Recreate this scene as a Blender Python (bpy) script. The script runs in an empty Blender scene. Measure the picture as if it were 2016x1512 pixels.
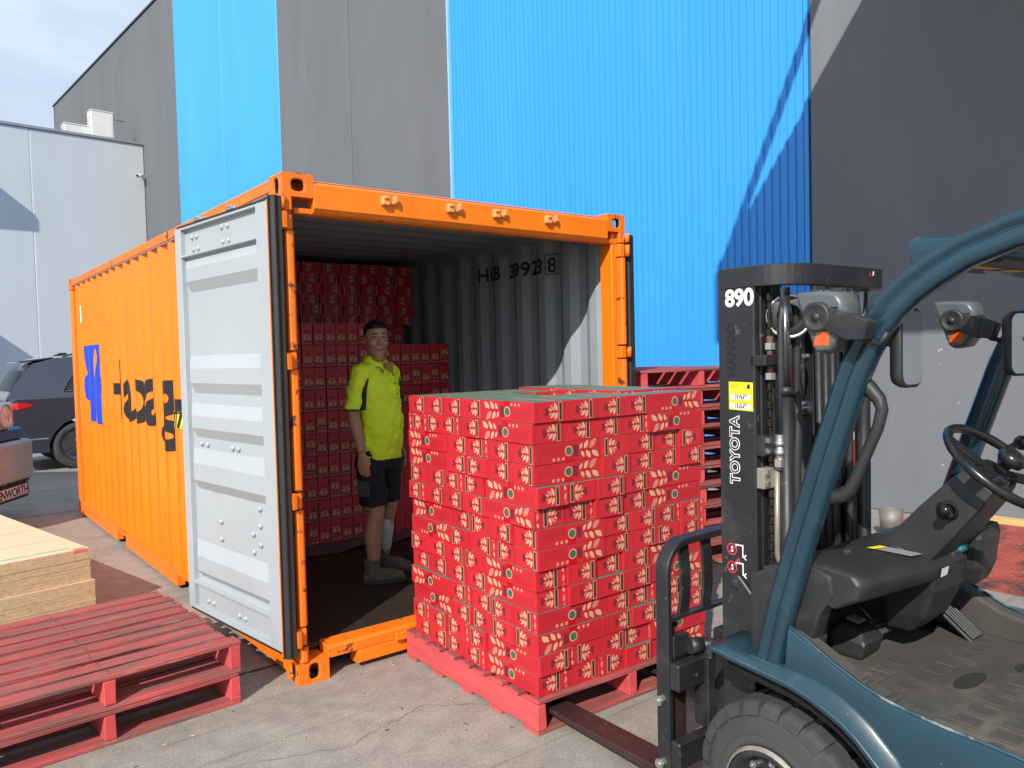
import bpy, bmesh, math, random
from mathutils import Vector, Matrix
random.seed(7)
R = math.radians
SC = bpy.context.scene
COL = SC.collection

# ---------------------------------------------------------------- camera
def make_camera():
    yaw, pit, rol = R(38.312), R(-2.246), R(-1.395)
    f = Vector((math.sin(yaw)*math.cos(pit), math.cos(yaw)*math.cos(pit), math.sin(pit)))
    r = Vector((math.cos(yaw), -math.sin(yaw), 0)); u = r.cross(f)
    r2 = r*math.cos(rol) + u*math.sin(rol); u2 = u*math.cos(rol) - r*math.sin(rol)
    m = Matrix((( r2.x, u2.x, -f.x, -1.540), (r2.y, u2.y, -f.y, -3.741), (r2.z, u2.z, -f.z, 1.663), (0, 0, 0, 1)))
    cd = bpy.data.cameras.new('camera'); cd.sensor_width = 36; cd.lens = 36*1535/2016
    cd.clip_start = .05; cd.clip_end = 2000
    co = bpy.data.objects.new('camera', cd); COL.objects.link(co); co.matrix_world = m
    SC.camera = co
make_camera()

# ---------------------------------------------------------------- sky and sun
SUN = Vector((1, .67, -.85)).normalized()          # direction the light travels
ELEV = math.asin(-SUN.z)
AZ = math.atan2(-SUN.x, -SUN.y)                    # compass angle of the sun from +Y towards +X
w = bpy.data.worlds.new('World'); SC.world = w; w.use_nodes = True
nt = w.node_tree; nt.nodes.clear()
out = nt.nodes.new('ShaderNodeOutputWorld'); bg = nt.nodes.new('ShaderNodeBackground')
sky = nt.nodes.new('ShaderNodeTexSky'); sky.sky_type = 'NISHITA'; sky.sun_disc = False
sky.sun_elevation = ELEV; sky.sun_rotation = AZ; sky.dust_density = 1.6; sky.air_density = 1.0; sky.ozone_density = 1.6
tc = nt.nodes.new('ShaderNodeTexCoord'); mp = nt.nodes.new('ShaderNodeMapping')
mp.inputs['Scale'].default_value = (1, 1, 2.6); mp.inputs['Location'].default_value = (.35, .1, .2)
n1 = nt.nodes.new('ShaderNodeTexNoise'); n1.inputs['Scale'].default_value = 3.4; n1.inputs['Detail'].default_value = 7; n1.inputs['Roughness'].default_value = .55
rp = nt.nodes.new('ShaderNodeValToRGB'); rp.color_ramp.elements[0].position = .40; rp.color_ramp.elements[1].position = .72
rp.color_ramp.elements[0].color = (.60, .60, .60, 1); rp.color_ramp.elements[1].color = (.95, .95, .95, 1)
mx = nt.nodes.new('ShaderNodeMix'); mx.data_type = 'RGBA'
nt.links.new(tc.outputs['Generated'], mp.inputs['Vector']); nt.links.new(mp.outputs[0], n1.inputs['Vector'])
nt.links.new(n1.outputs['Fac'], rp.inputs['Fac']); nt.links.new(rp.outputs['Color'], mx.inputs['Factor'])
nt.links.new(sky.outputs[0], mx.inputs['A']); mx.inputs['B'].default_value = (10.6, 12.5, 15.0, 1)
nt.links.new(mx.outputs['Result'], bg.inputs['Color']); bg.inputs['Strength'].default_value = .064
nt.links.new(bg.outputs[0], out.inputs['Surface'])
sl = bpy.data.lights.new('sun', 'SUN'); sl.energy = 4.0; sl.angle = R(.53); sl.color = (1, .955, .88)
so = bpy.data.objects.new('sun', sl); COL.objects.link(so)
so.rotation_euler = SUN.to_track_quat('-Z', 'Y').to_euler(); so.location = (-20, -13, 18)
SC.view_settings.view_transform = 'Standard'; SC.view_settings.look = 'None'
SC.view_settings.exposure = 0.43; SC.view_settings.gamma = 1
SC.render.engine = 'CYCLES'

# ---------------------------------------------------------------- materials
MATS = {}
def srgb(r, g, b):
    c = lambda v: (v/255/12.92) if v/255 <= .04045 else ((v/255+.055)/1.055)**2.4
    return (c(r), c(g), c(b))
def pmat(name, base, rough=.5, metal=0, var=.15, vscale=3, stretch=(1, 1, 1), wear=None, wear2=None, bump=0, bscale=40,
         spec=.5, coat=0, emit=None, rvar=.1, hue=0):
    """principled material with uneven colour, optional worn patches and fine relief; offset per object"""
    if name in MATS: return MATS[name]
    m = bpy.data.materials.new(name); m.use_nodes = True; t = m.node_tree; N = t.nodes; L = t.links
    p = N['Principled BSDF']
    tcn = N.new('ShaderNodeTexCoord'); oi = N.new('ShaderNodeObjectInfo')
    mul = N.new('ShaderNodeMath'); mul.operation = 'MULTIPLY'; mul.inputs[1].default_value = 37.0
    L.new(oi.outputs['Random'], mul.inputs[0])
    add = N.new('ShaderNodeVectorMath'); add.operation = 'ADD'
    L.new(tcn.outputs['Object'], add.inputs[0]); L.new(mul.outputs[0], add.inputs[1])
    mpn = N.new('ShaderNodeMapping'); mpn.inputs['Scale'].default_value = stretch
    L.new(add.outputs[0], mpn.inputs['Vector'])
    def noise(sc, det=5, ro=.6, src=None):
        n = N.new('ShaderNodeTexNoise'); n.inputs['Scale'].default_value = sc; n.inputs['Detail'].default_value = det
        n.inputs['Roughness'].default_value = ro; L.new((src or mpn).outputs[0], n.inputs['Vector']); return n
    n1 = noise(vscale)
    mr = N.new('ShaderNodeMapRange'); mr.inputs['From Min'].default_value = .25; mr.inputs['From Max'].default_value = .75
    mr.inputs['To Min'].default_value = 1-var; mr.inputs['To Max'].default_value = 1+var
    L.new(n1.outputs['Fac'], mr.inputs['Value'])
    vm = N.new('ShaderNodeVectorMath'); vm.operation = 'SCALE'; vm.inputs[0].default_value = base[:3]
    L.new(mr.outputs[0], vm.inputs['Scale']); col = vm.outputs[0]
    for k, wr in enumerate((wear, wear2)):
        if not wr: continue
        wc, ws, th = wr[:3]; soft = wr[3] if len(wr) > 3 else .04
        n2 = noise(ws, 8, .68, mpn if (len(wr) < 5 or wr[4]) else add)
        m2 = N.new('ShaderNodeMapRange'); m2.inputs['From Min'].default_value = th; m2.inputs['From Max'].default_value = th+soft
        L.new(n2.outputs['Fac'], m2.inputs['Value'])
        mixn = N.new('ShaderNodeMix'); mixn.data_type = 'RGBA'; L.new(m2.outputs[0], mixn.inputs['Factor'])
        L.new(col, mixn.inputs['A']); mixn.inputs['B'].default_value = (*wc, 1); col = mixn.outputs['Result']
    if hue:
        hs = N.new('ShaderNodeHueSaturation'); m3 = N.new('ShaderNodeMapRange'); m3.inputs['To Min'].default_value = 1-hue; m3.inputs['To Max'].default_value = 1+hue
        L.new(oi.outputs['Random'], m3.inputs['Value']); L.new(m3.outputs[0], hs.inputs['Value']); L.new(col, hs.inputs['Color']); col = hs.outputs['Color']
    L.new(col, p.inputs['Base Color'])
    n3 = noise(vscale*2.3)
    m4 = N.new('ShaderNodeMapRange'); m4.inputs['To Min'].default_value = max(.02, rough-rvar); m4.inputs['To Max'].default_value = min(1, rough+rvar)
    L.new(n3.outputs['Fac'], m4.inputs['Value']); L.new(m4.outputs[0], p.inputs['Roughness'])
    p.inputs['Metallic'].default_value = metal; p.inputs['Specular IOR Level'].default_value = spec; p.inputs['Coat Weight'].default_value = coat
    if bump:
        n4 = noise(bscale, 4, .6); b = N.new('ShaderNodeBump'); b.inputs['Strength'].default_value = bump; b.inputs['Distance'].default_value = .004
        L.new(n4.outputs['Fac'], b.inputs['Height']); L.new(b.outputs[0], p.inputs['Normal'])
    if emit: p.inputs['Emission Color'].default_value = (*emit[0], 1); p.inputs['Emission Strength'].default_value = emit[1]
    MATS[name] = m; return m

RUST = (.09, .035, .015)
ORANGE = pmat('orange_paint', (.86, .19, .004), .42, var=.09, vscale=1.4, stretch=(3, 3, .5), wear=(RUST, 6, .735, .02), wear2=((.66, .16, .015), 2.2, .56, .2), bump=.06, bscale=25)
ORANGE_WORN = pmat('orange_paint_worn', (.80, .17, .006), .5, var=.14, vscale=5, wear=(RUST, 10, .575, .05), wear2=((.62, .24, .10), 16, .63, .05), bump=.25, bscale=35)
GREY_PAINT = pmat('light_grey_paint', (.365, .40, .42), .42, var=.06, vscale=1.5, wear=((.33, .34, .34), 2.5, .60, .25), wear2=((.25, .22, .19), 14, .73, .02), bump=.03, bscale=30)
GREY_IN = pmat('grey_paint_inside', (.27, .30, .325), .5, var=.08, vscale=1.5, wear=((.22, .22, .22), 10, .70), bump=.05)
RUBBER = pmat('black_rubber', (.018, .018, .019), .62, var=.3, vscale=14, wear=((.12, .12, .12), 18, .66, .1))
STEEL = pmat('zinc_steel', (.52, .52, .50), .38, metal=.9, var=.15, vscale=12)
DARK_HOLE = pmat('dark_inside', (.006, .005, .005), .9, var=.1)
FLOORPLY = pmat('dark_ply_floor', (.030, .019, .015), .55, var=.35, vscale=4, stretch=(5, 1, 1), wear=((.16, .13, .11), 22, .72, .05), bump=.1)
DECAL_BLUE = pmat('blue_decal', (.014, .060, .50), .45, var=.05)
DECAL_BLACK = pmat('black_decal', (.010, .010, .011), .5, var=.1)
WHITE = pmat('white_paint', (.74, .74, .72), .5, var=.06)
YELLOW = pmat('yellow_sticker', (.85, .66, .02), .45, var=.06)
BLACK_STEEL = pmat('black_steel', (.017, .018, .020), .46, var=.35, vscale=7, wear=((.11, .105, .10), 13, .625, .06), wear2=((.05, .047, .042), 3.5, .55, .2), bump=.12, bscale=50)
BLACK_PLASTIC = pmat('black_plastic', (.022, .023, .024), .50, var=.25, vscale=5, wear=((.075, .071, .064), 4, .56, .25), wear2=((.16, .155, .145), 40, .74, .02), bump=.18, bscale=220)
GREY_PLASTIC = pmat('grey_plastic', (.095, .10, .107), .36, var=.15, vscale=6, bump=.05, bscale=150)
TEAL = pmat('teal_paint', (.011, .038, .057), .26, var=.12, vscale=3, wear=((.30, .33, .33), 17, .70, .02), wear2=((.022, .062, .085), 4, .60, .25), coat=.3, bump=.02)
TEAL_WORN = pmat('teal_paint_worn', (.016, .045, .063), .34, var=.15, vscale=4, wear=((.40, .42, .40), 16, .665, .03), wear2=((.06, .09, .11), 7, .58, .20), coat=.1, bump=.06)
TYRE = pmat('tyre_rubber', (.042, .042, .043), .82, var=.22, vscale=9, wear=((.11, .10, .09), 7, .60, .2), bump=.25, bscale=60)
FORK = pmat('worn_fork_steel', (.055, .030, .028), .42, metal=.35, var=.3, vscale=5, wear=((.15, .09, .07), 9, .58, .15), bump=.1)
FORK_EDGE = pmat('bare_fork_edge', (.26, .24, .22), .38, metal=.7, var=.3, vscale=10)
CHROME = pmat('mirror_glass', (.75, .76, .76), .03, metal=1, var=.01, rvar=.01)
AMBER = pmat('amber_lens', (.62, .10, .012), .2, var=.1, coat=.5)
WOOD_RED = pmat('red_painted_timber', (.35, .062, .060), .78, var=.28, vscale=5, stretch=(.6, 6, 6), wear=((.135, .078, .066), 4, .45, .18), wear2=((.33, .20, .15), 9, .61, .06), bump=.5, bscale=22, hue=.22)
WOOD_RED_END = pmat('red_painted_end_grain', (.60, .07, .07), .75, var=.2, vscale=16, wear=((.30, .10, .08), 14, .60, .1), bump=.5, bscale=40, hue=.08)
WOOD_BARE = pmat('bare_timber', (.52, .33, .17), .7, var=.2, vscale=5, stretch=(1, 8, 8), bump=.25)
CHIP = pmat('particle_board_edge', (.50, .365, .215), .85, var=.25, vscale=60, stretch=(.5, .5, 1.4), wear=((.22, .13, .06), 90, .60, .06), wear2=((.66, .52, .34), 75, .60, .06), bump=.5, bscale=90)
CHIP_TOP = pmat('particle_board_face', (.66, .51, .34), .75, var=.08, vscale=3, wear=((.52, .37, .22), 120, .66, .06), bump=.1, bscale=120)
CARD_RED = pmat('red_carton', (.53, .018, .028), .50, var=.05, vscale=4, hue=.07, bump=.03, bscale=30)
CARD_GREEN = pmat('green_carton_top', (.045, .20, .155), .5, var=.10, vscale=5, wear=((.10, .28, .22), 9, .62, .05), hue=.08)
CREAM = pmat('cream_print', (.62, .36, .215), .6, var=.06)
PINK = pmat('pink_print', (.60, .20, .14), .6, var=.12, vscale=60)
PRINT_DK = pmat('dark_print', (.075, .018, .035), .6, var=.3, vscale=150)
PRINT_RED = pmat('deep_red_print', (.30, .012, .02), .6, var=.1)
PRINT_BLK = pmat('black_green_print', (.022, .03, .02), .6, var=.3, vscale=200)
PRINT_GRN = pmat('green_seal_print', (.05, .13, .075), .5, var=.4, vscale=120)
TAPE = pmat('clear_red_tape', (.50, .006, .012), .22, var=.05)
KRAFT = pmat('kraft_edge', (.55, .38, .23), .8, var=.1)

# ---------------------------------------------------------------- mesh helpers
class MB:
    def __init__(s): s.v = []; s.f = []; s.m = []; s.s = []
    def add(s, vs, fs, mi=0, sm=False):
        o = len(s.v); s.v += [tuple(v) for v in vs]
        for f in fs: s.f.append([i+o for i in f]); s.m.append(mi); s.s.append(sm)
    def box(s, a, b, mi=0, M=None):
        x0, y0, z0 = a; x1, y1, z1 = b
        vs = [(x0,y0,z0),(x1,y0,z0),(x1,y1,z0),(x0,y1,z0),(x0,y0,z1),(x1,y0,z1),(x1,y1,z1),(x0,y1,z1)]
        if M is not None: vs = [M @ Vector(v) for v in vs]
        s.add(vs, [(3,2,1,0),(4,5,6,7),(0,1,5,4),(1,2,6,5),(2,3,7,6),(3,0,4,7)], mi); return s
    def cbox(s, c, d, mi=0, rot=None):
        M = Matrix.Translation(c) @ (rot.to_4x4() if rot is not None else Matrix())
        return s.box((-d[0]/2,-d[1]/2,-d[2]/2), (d[0]/2,d[1]/2,d[2]/2), mi, M)
    def poly(s, pts, mi=0): s.add(pts, [list(range(len(pts)))], mi); return s
    def prism(s, pts, off, mi=0, cap=None):
        n = len(pts); off = Vector(off); a = [Vector(p) for p in pts]; b = [p+off for p in a]
        s.add(a+b, [[i, (i+1) % n, n+(i+1) % n, n+i] for i in range(n)], mi)
        s.add(a, [list(range(n))[::-1]], cap if cap is not None else mi); s.add(b, [list(range(n))], cap if cap is not None else mi); return s
    def loft(s, rings, mi=0, sm=True, caps=True, closed=True):
        n = len(rings[0]); vs = [p for r in rings for p in r]; fs = []
        for k in range(len(rings)-1):
            for i in range(n if closed else n-1):
                j = (i+1) % n; fs.append((k*n+i, k*n+j, (k+1)*n+j, (k+1)*n+i))
        s.add(vs, fs, mi, sm)
        if caps and closed: s.add(rings[0], [list(range(n))[::-1]], mi); s.add(rings[-1], [list(range(n))], mi)
        return s
    def cyl(s, a, b, r0, r1=None, n=16, mi=0, caps=True, sm=True):
        a = Vector(a); b = Vector(b); r1 = r0 if r1 is None else r1; z = (b-a).normalized()
        x = z.orthogonal().normalized(); y = z.cross(x)
        ring = lambda c, r: [c + x*(r*math.cos(2*math.pi*i/n)) + y*(r*math.sin(2*math.pi*i/n)) for i in range(n)]
        return s.loft([ring(a, r0), ring(b, r1)], mi, sm, caps)
    def lathe(s, a, axis, prof, n=24, mi=0, sm=True, caps=False):
        """prof: (distance along axis, radius)"""
        a = Vector(a); z = Vector(axis).normalized(); x = z.orthogonal().normalized(); y = z.cross(x)
        rings = [[a + z*d + x*(r*math.cos(2*math.pi*i/n)) + y*(r*math.sin(2*math.pi*i/n)) for i in range(n)] for d, r in prof]
        return s.loft(rings, mi, sm, caps)
    def tube(s, path, r, n=10, mi=0, sm=True, rs=None):
        P = [Vector(p) for p in path]; rings = []; up = None
        for i, p in enumerate(P):
            t = ((P[min(i+1, len(P)-1)]-P[max(i-1, 0)])).normalized()
            if up is None: up = t.orthogonal().normalized()
            up = (up - t*up.dot(t)).normalized(); sd = t.cross(up); rr = rs[i] if rs else r
            rings.append([p + up*(rr*math.cos(2*math.pi*k/n)) + sd*(rr*math.sin(2*math.pi*k/n)) for k in range(n)])
        return s.loft(rings, mi, sm)
    def sweep(s, path, prof, side, mi=0, sm=False, caps=True):
        """sweep a 2-d profile (a along side, b along normal) along a path; side = fixed sideways direction"""
        P = [Vector(p) for p in path]; sd = Vector(side).normalized(); rings = []
        for i, p in enumerate(P):
            t = ((P[min(i+1, len(P)-1)]-P[max(i-1, 0)])).normalized(); nn = t.cross(sd).normalized()
            rings.append([p + sd*a + nn*b for a, b in prof])
        return s.loft(rings, mi, sm, caps)
    def sphere(s, c, r, n=12, m=8, mi=0, sc=(1, 1, 1)):
        c = Vector(c); rings = []
        for k in range(1, m):
            th = math.pi*k/m
            rings.append([c + Vector((r*sc[0]*math.sin(th)*math.cos(2*math.pi*i/n), r*sc[1]*math.sin(th)*math.sin(2*math.pi*i/n), r*sc[2]*math.cos(th))) for i in range(n)])
        s.loft(rings, mi, True, True); return s
    def xf(s, M): s.v = [tuple(M @ Vector(v)) for v in s.v]; return s
    def mesh(s, name, mats, bevel=0, seg=1, ang=40, recalc=True, weld=True):
        me = bpy.data.meshes.new(name); me.from_pydata(s.v, [], s.f)
        for m in (mats if isinstance(mats, (list, tuple)) else [mats]): me.materials.append(m)
        for p, mi, sm in zip(me.polygons, s.m, s.s): p.material_index = mi; p.use_smooth = sm
        bm = bmesh.new(); bm.from_mesh(me)
        if weld: bmesh.ops.remove_doubles(bm, verts=bm.verts, dist=1e-5)
        if recalc: bmesh.ops.recalc_face_normals(bm, faces=bm.faces)
        if bevel:
            es = [e for e in bm.edges if len(e.link_faces) == 2 and e.calc_face_angle(0) > R(ang)]
            if es: bmesh.ops.bevel(bm, geom=es, offset=bevel, segments=seg, affect='EDGES', profile=.6, clamp_overlap=True)
        bm.to_mesh(me); bm.free(); me.update(); return me
    def build(s, name, mats, parent=None, loc=None, rz=0, **k):
        return link(name, s.mesh(name, mats, **k), parent, loc, rz)
def link(name, me, parent=None, loc=None, rz=0):
    o = bpy.data.objects.new(name, me); COL.objects.link(o); o.parent = parent
    if loc is not None: o.location = loc
    o.rotation_euler = (0, 0, rz); return o
def empty(name, loc, rz=0):
    o = bpy.data.objects.new(name, None); COL.objects.link(o); o.location = loc; o.rotation_euler = (0, 0, rz)
    o.empty_display_size = .2; return o
def tag(o, label=None, cat=None, group=None, kind=None):
    for k, v in (('label', label), ('category', cat), ('group', group), ('kind', kind)):
        if v: o[k] = v
    return o
def copy_tree(o, parent=None):
    c = o.copy(); COL.objects.link(c); c.parent = parent
    for ch in list(o.children): copy_tree(ch, c)
    return c
def text_mesh(body, size=1, offset=0, spacing=1, align='LEFT'):
    cu = bpy.data.curves.new('text', 'FONT'); cu.body = body; cu.size = size; cu.offset = offset; cu.space_character = spacing
    cu.align_x = align; cu.resolution_u = 4
    o = bpy.data.objects.new('text', cu); COL.objects.link(o)
    dg = bpy.context.evaluated_depsgraph_get(); me = bpy.data.meshes.new_from_object(o.evaluated_get(dg))
    vs = [v.co.copy() for v in me.vertices]; fs = [list(p.vertices) for p in me.polygons]
    bpy.data.objects.remove(o); bpy.data.curves.remove(cu); bpy.data.meshes.remove(me); return vs, fs
def add_text(mb, body, size, origin, xdir, ydir, mi=0, offset=0, spacing=1, align='LEFT'):
    vs, fs = text_mesh(body, size, offset, spacing, align); o = Vector(origin); X = Vector(xdir); Y = Vector(ydir)
    mb.add([o + X*v.x + Y*v.y for v in vs], fs, mi)
# ================================================================ SETTING
GROUND = pmat('concrete_ground', (.315, .285, .245), .85, var=.10, vscale=.7)
def ground_material():
    t = GROUND.node_tree; N = t.nodes; L = t.links; p = N['Principled BSDF']
    tcn = N.new('ShaderNodeTexCoord')
    def noise(sc, det=8, ro=.62, st=None):
        n = N.new('ShaderNodeTexNoise'); n.inputs['Scale'].default_value = sc; n.inputs['Detail'].default_value = det; n.inputs['Roughness'].default_value = ro
        if st:
            mm = N.new('ShaderNodeMapping'); mm.inputs['Scale'].default_value = st; mm.inputs['Rotation'].default_value = (0, 0, .5)
            L.new(tcn.outputs['Object'], mm.inputs['Vector']); L.new(mm.outputs[0], n.inputs['Vector'])
        else: L.new(tcn.outputs['Object'], n.inputs['Vector'])
        return n
    def ramp(n, a, b, ca, cb):
        r = N.new('ShaderNodeValToRGB'); r.color_ramp.elements[0].position = a; r.color_ramp.elements[1].position = b
        r.color_ramp.elements[0].color = (*ca, 1); r.color_ramp.elements[1].color = (*cb, 1); L.new(n.outputs['Fac'], r.inputs['Fac']); return r
    def mix(a, b, f, mode='MIX', fac=1):
        m = N.new('ShaderNodeMix'); m.data_type = 'RGBA'; m.blend_type = mode; L.new(a, m.inputs['A']); L.new(b, m.inputs['B'])
        if f is None: m.inputs['Factor'].default_value = fac
        else: L.new(f, m.inputs['Factor'])
        return m.outputs['Result']
    base = ramp(noise(.55), .30, .70, (.245, .222, .190), (.325, .298, .258)).outputs['Color']
    fine = ramp(noise(9), .30, .70, (.84, .84, .85), (1.12, 1.115, 1.11)).outputs['Color']
    grit = ramp(noise(85, 5, .75), .34, .66, (.70, .70, .71), (1.22, 1.21, 1.20)).outputs['Color']
    c = mix(base, fine, None, 'MULTIPLY'); c = mix(c, grit, None, 'MULTIPLY')
    stain = ramp(noise(.8, 9, .7, (1, 2.5, 1)), .52, .70, (1, 1, 1), (.74, .73, .72)).outputs['Color']
    c = mix(c, stain, None, 'MULTIPLY')
    spot = ramp(noise(4.5, 6, .6), .69, .72, (1, 1, 1), (.58, .56, .55)).outputs['Color']
    c = mix(c, spot, None, 'MULTIPLY')
    sc = ramp(noise(2.2, 6, .6, (.25, 7, 1)), .60, .67, (1, 1, 1), (.80, .79, .78)).outputs['Color']
    c = mix(c, sc, None, 'MULTIPLY')
    L.new(c, p.inputs['Base Color'])
    b = N.new('ShaderNodeBump'); b.inputs['Strength'].default_value = .35; b.inputs['Distance'].default_value = .006
    L.new(noise(45, 6, .7).outputs['Fac'], b.inputs['Height']); L.new(b.outputs[0], p.inputs['Normal'])
ground_material()
g = MB(); g.poly([(-250, -250, 0), (250, -250, 0), (250, 250, 0), (-250, 250, 0)])
gr = tag(g.build('ground', GROUND), 'worn concrete yard with stains and joints', None, None, 'structure')
JOINT = pmat('joint_sealant', (.035, .033, .030), .8, var=.3, vscale=20, wear=((.20, .18, .16), 12, .60, .1))
def strip(path, wdt, z, mb):
    P = [Vector(p) for p in path]; l = []; r = []
    for i, p in enumerate(P):
        t = (P[min(i+1, len(P)-1)]-P[max(i-1, 0)]).normalized(); n = Vector((-t.y, t.x))
        ww = wdt*random.uniform(.6, 1.3); l.append((*(p+n*ww/2), z)); r.append((*(p-n*ww/2), z))
    mb.add(l+r, [(i, i+1, len(l)+i+1, len(l)+i) for i in range(len(l)-1)], 0)
for k, (a, b) in enumerate((((-9, .30), (9, .42)), ((-9, -5.5), (9, -5.4)), ((-9, 6.1), (5.8, 6.3)), ((3.55, -9), (3.05, 20)), ((-2.6, -9), (-3.1, 20)))):
    j = MB(); a = Vector(a); b = Vector(b); n = 80
    strip([a.lerp(b, i/n) + Vector((random.uniform(-.004, .004), random.uniform(-.004, .004))) for i in range(n+1)], .014, .004, j)
    j.build('expansion_joint', JOINT, gr)

# ---- warehouse with the tall painted concrete wall
WA = R(-4)                                                     # heading of the wall
WD = Vector((math.sin(WA), math.cos(WA), 0)); WN = Vector((math.cos(WA), -math.sin(WA), 0)); WP = Vector((6.2, -.4, 0))
def wallpt(s, n, z): return WD*s - WN*n + Vector((0, 0, z))    # local to the warehouse root: n = metres out from the wall
PAN_GREY = pmat('charcoal_wall_paint', (.122, .128, .138), .72, var=.12, vscale=.8, stretch=(1, 1, .25), wear=((.145, .150, .158), 1.2, .56, .2), bump=.12, bscale=30)
PAN_DARK = pmat('charcoal_wall_scuffed', (.152, .164, .184), .75, var=.10, vscale=1.5, stretch=(1, 1, .3), wear=((.175, .187, .207), 1.5, .55, .2), bump=.15, bscale=25)
SCUFF = pmat('white_paint_chips', (.42, .43, .44), .8, var=.1)
BLUE = pmat('bright_blue_paint', (.046, .33, .80), .55, var=.08, vscale=.6, stretch=(1, 1, .2), wear=((.064, .365, .82), 1.0, .57, .25), bump=.06)
SHEET = pmat('blue_steel_sheet', (.036, .300, .775), .42, var=.08, vscale=.7, stretch=(1, 1, .15), wear=((.050, .335, .80), .9, .55, .3))
CAPM = pmat('dark_flashing', (.05, .05, .055), .5, var=.1)
wh = tag(empty('warehouse', WP), 'tall warehouse with charcoal wall panels and bright blue sections', 'building')
seams = [1.2, -1.9, -5.0, -8.1, -11.2]
def panel(s0, s1, z0, z1, mat, thick=.16, front=0., name='wall_panel'):
    m = MB(); g_ = .012
    a = [wallpt(s0+g_, front, z0), wallpt(s1-g_, front, z0), wallpt(s1-g_, front-thick, z0), wallpt(s0+g_, front-thick, z0)]
    m.prism(a, (0, 0, z1-z0), 0); return m.build(name, mat, wh, bevel=.012)
for a, b in zip(seams[1:], seams[:-1]): panel(a, b, .0, 12, PAN_DARK)
S2 = [7.3, 10.33, 13.25, 16.3, 19.4, 22.35, 25.0, 27.6, 30.2, 32.9]
for i, (a, b) in enumerate(zip(S2[:-1], S2[1:])):
    panel(a, b, 0, 12, BLUE if i in (2, 3) else PAN_GREY)
bk = MB(); bk.prism([wallpt(-11.2, -.15, 0), wallpt(32.8, -.15, 0), wallpt(32.8, -.30, 0), wallpt(-11.2, -.30, 0)], (0, 0, 11.9)); bk.build('wall_core', CAPM, wh)
ew = MB(); ew.prism([wallpt(32.9, .0, 0), wallpt(32.9, -14, 0), wallpt(32.75, -14, 0), wallpt(32.75, .0, 0)], (0, 0, 12)); ew.build('end_wall', PAN_GREY, wh)
rf = MB(); rf.prism([wallpt(-11.2, -.3, 11.8), wallpt(32.7, -.3, 11.8), wallpt(32.7, -14, 11.8), wallpt(-11.2, -14, 11.8)], (0, 0, .05)); rf.build('roof', CAPM, wh)
for a, b in ((-11.2, 1.2), (7.3, 32.9)):
    c = MB(); c.prism([wallpt(a, .04, 12.003), wallpt(b+.03, .04, 12.003), wallpt(b+.03, -.34, 12.003), wallpt(a, -.34, 12.003)], (0, 0, .05)); c.build('parapet_cap', CAPM, wh)
# blue ribbed steel sheets between the panels, each sheet its own part
def ribbed(s0, s1, z0, z1, base, pitch, depth):
    prof = []; n = round((s1-s0)/pitch); pp = (s1-s0)/n
    for i in range(n):
        o = s0+i*pp
        prof += [(o, base), (o+pp*.60, base), (o+pp*.68, base+depth), (o+pp*.92, base+depth)]
    prof.append((s1, base)); m = MB()
    lo = [wallpt(s, d, z0) for s, d in prof]; hi = [wallpt(s, d, z1) for s, d in prof]
    k = len(lo); m.add(lo+hi, [(i, i+1, k+i+1, k+i) for i in range(k-1)], 0); return m
sh = [1.22 + i*.76 for i in range(9)]; sh[-1] = 7.28
for a, b in zip(sh[:-1], sh[1:]):
    ribbed(a, b, .35, 11.9, -.055 + random.uniform(-.003, .003), .095, .020).build('steel_sheet', SHEET, wh, recalc=False)
fl = MB(); fl.prism([wallpt(7.262, .012, .3), wallpt(7.298, .012, .3), wallpt(7.298, -.1, .3), wallpt(7.262, -.1, .3)], (0, 0, 11.7)); fl.build('edge_flashing', pmat('pale_blue_flashing', (.25, .52, .82), .45, var=.1), wh)
fl = MB(); fl.prism([wallpt(1.205, .010, .3), wallpt(1.25, .010, .3), wallpt(1.25, -.1, .3), wallpt(1.205, -.1, .3)], (0, 0, 11.7)); fl.build('edge_flashing', SHEET, wh)
bs = MB(); bs.prism([wallpt(1.2, -.02, 0), wallpt(7.3, -.02, 0), wallpt(7.3, -.14, 0), wallpt(1.2, -.14, 0)], (0, 0, .4)); bs.build('base_wall', PAN_DARK, wh)
# canopy over the dock, above the picture: its shadow falls on the wall
CAN = pmat('canopy_steel', (.30, .31, .32), .5, var=.1)
cn = MB(); D = 4.4; s0 = -.18; zc = 6.2
cn.prism([wallpt(s0, .02, zc-.05), wallpt(s0, D, zc-.05), wallpt(-9, D, zc-.05), wallpt(-9, .02, zc-.05)], (0, 0, .1))
cn.prism([wallpt(s0, D, zc-.80), wallpt(-9, D, zc-.80), wallpt(-9, D+.06, zc-.80), wallpt(s0, D+.06, zc-.80)], (0, 0, .8))
cp = cn.build('canopy', CAN, wh)
for s_ in (s0-.06, -4.5):
    rd = MB(); rd.tube([wallpt(s_, .01, 8.3), wallpt(s_, D-.05, zc)], .055, 8); rd.build('tie_rod', CAN, wh)
# paint chips on the charcoal wall
chp = MB()
for _ in range(70):
    s_ = random.uniform(-2.2, 1.1); z = random.choice((random.uniform(.2, 1.7), random.uniform(.3, 2.6))); r_ = random.uniform(.002, .009)
    k = random.randint(5, 7); a0 = random.uniform(0, 6); st = random.uniform(.5, 1.6)
    chp.poly([wallpt(s_ + r_*math.cos(a0+2*math.pi*i/k)*random.uniform(.6, 1.2), .0015, z + r_*st*math.sin(a0+2*math.pi*i/k)) for i in range(k)])
ch = chp.build('paint_chips', SCUFF, wh, recalc=False); ch['kind'] = 'stuff'

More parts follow.
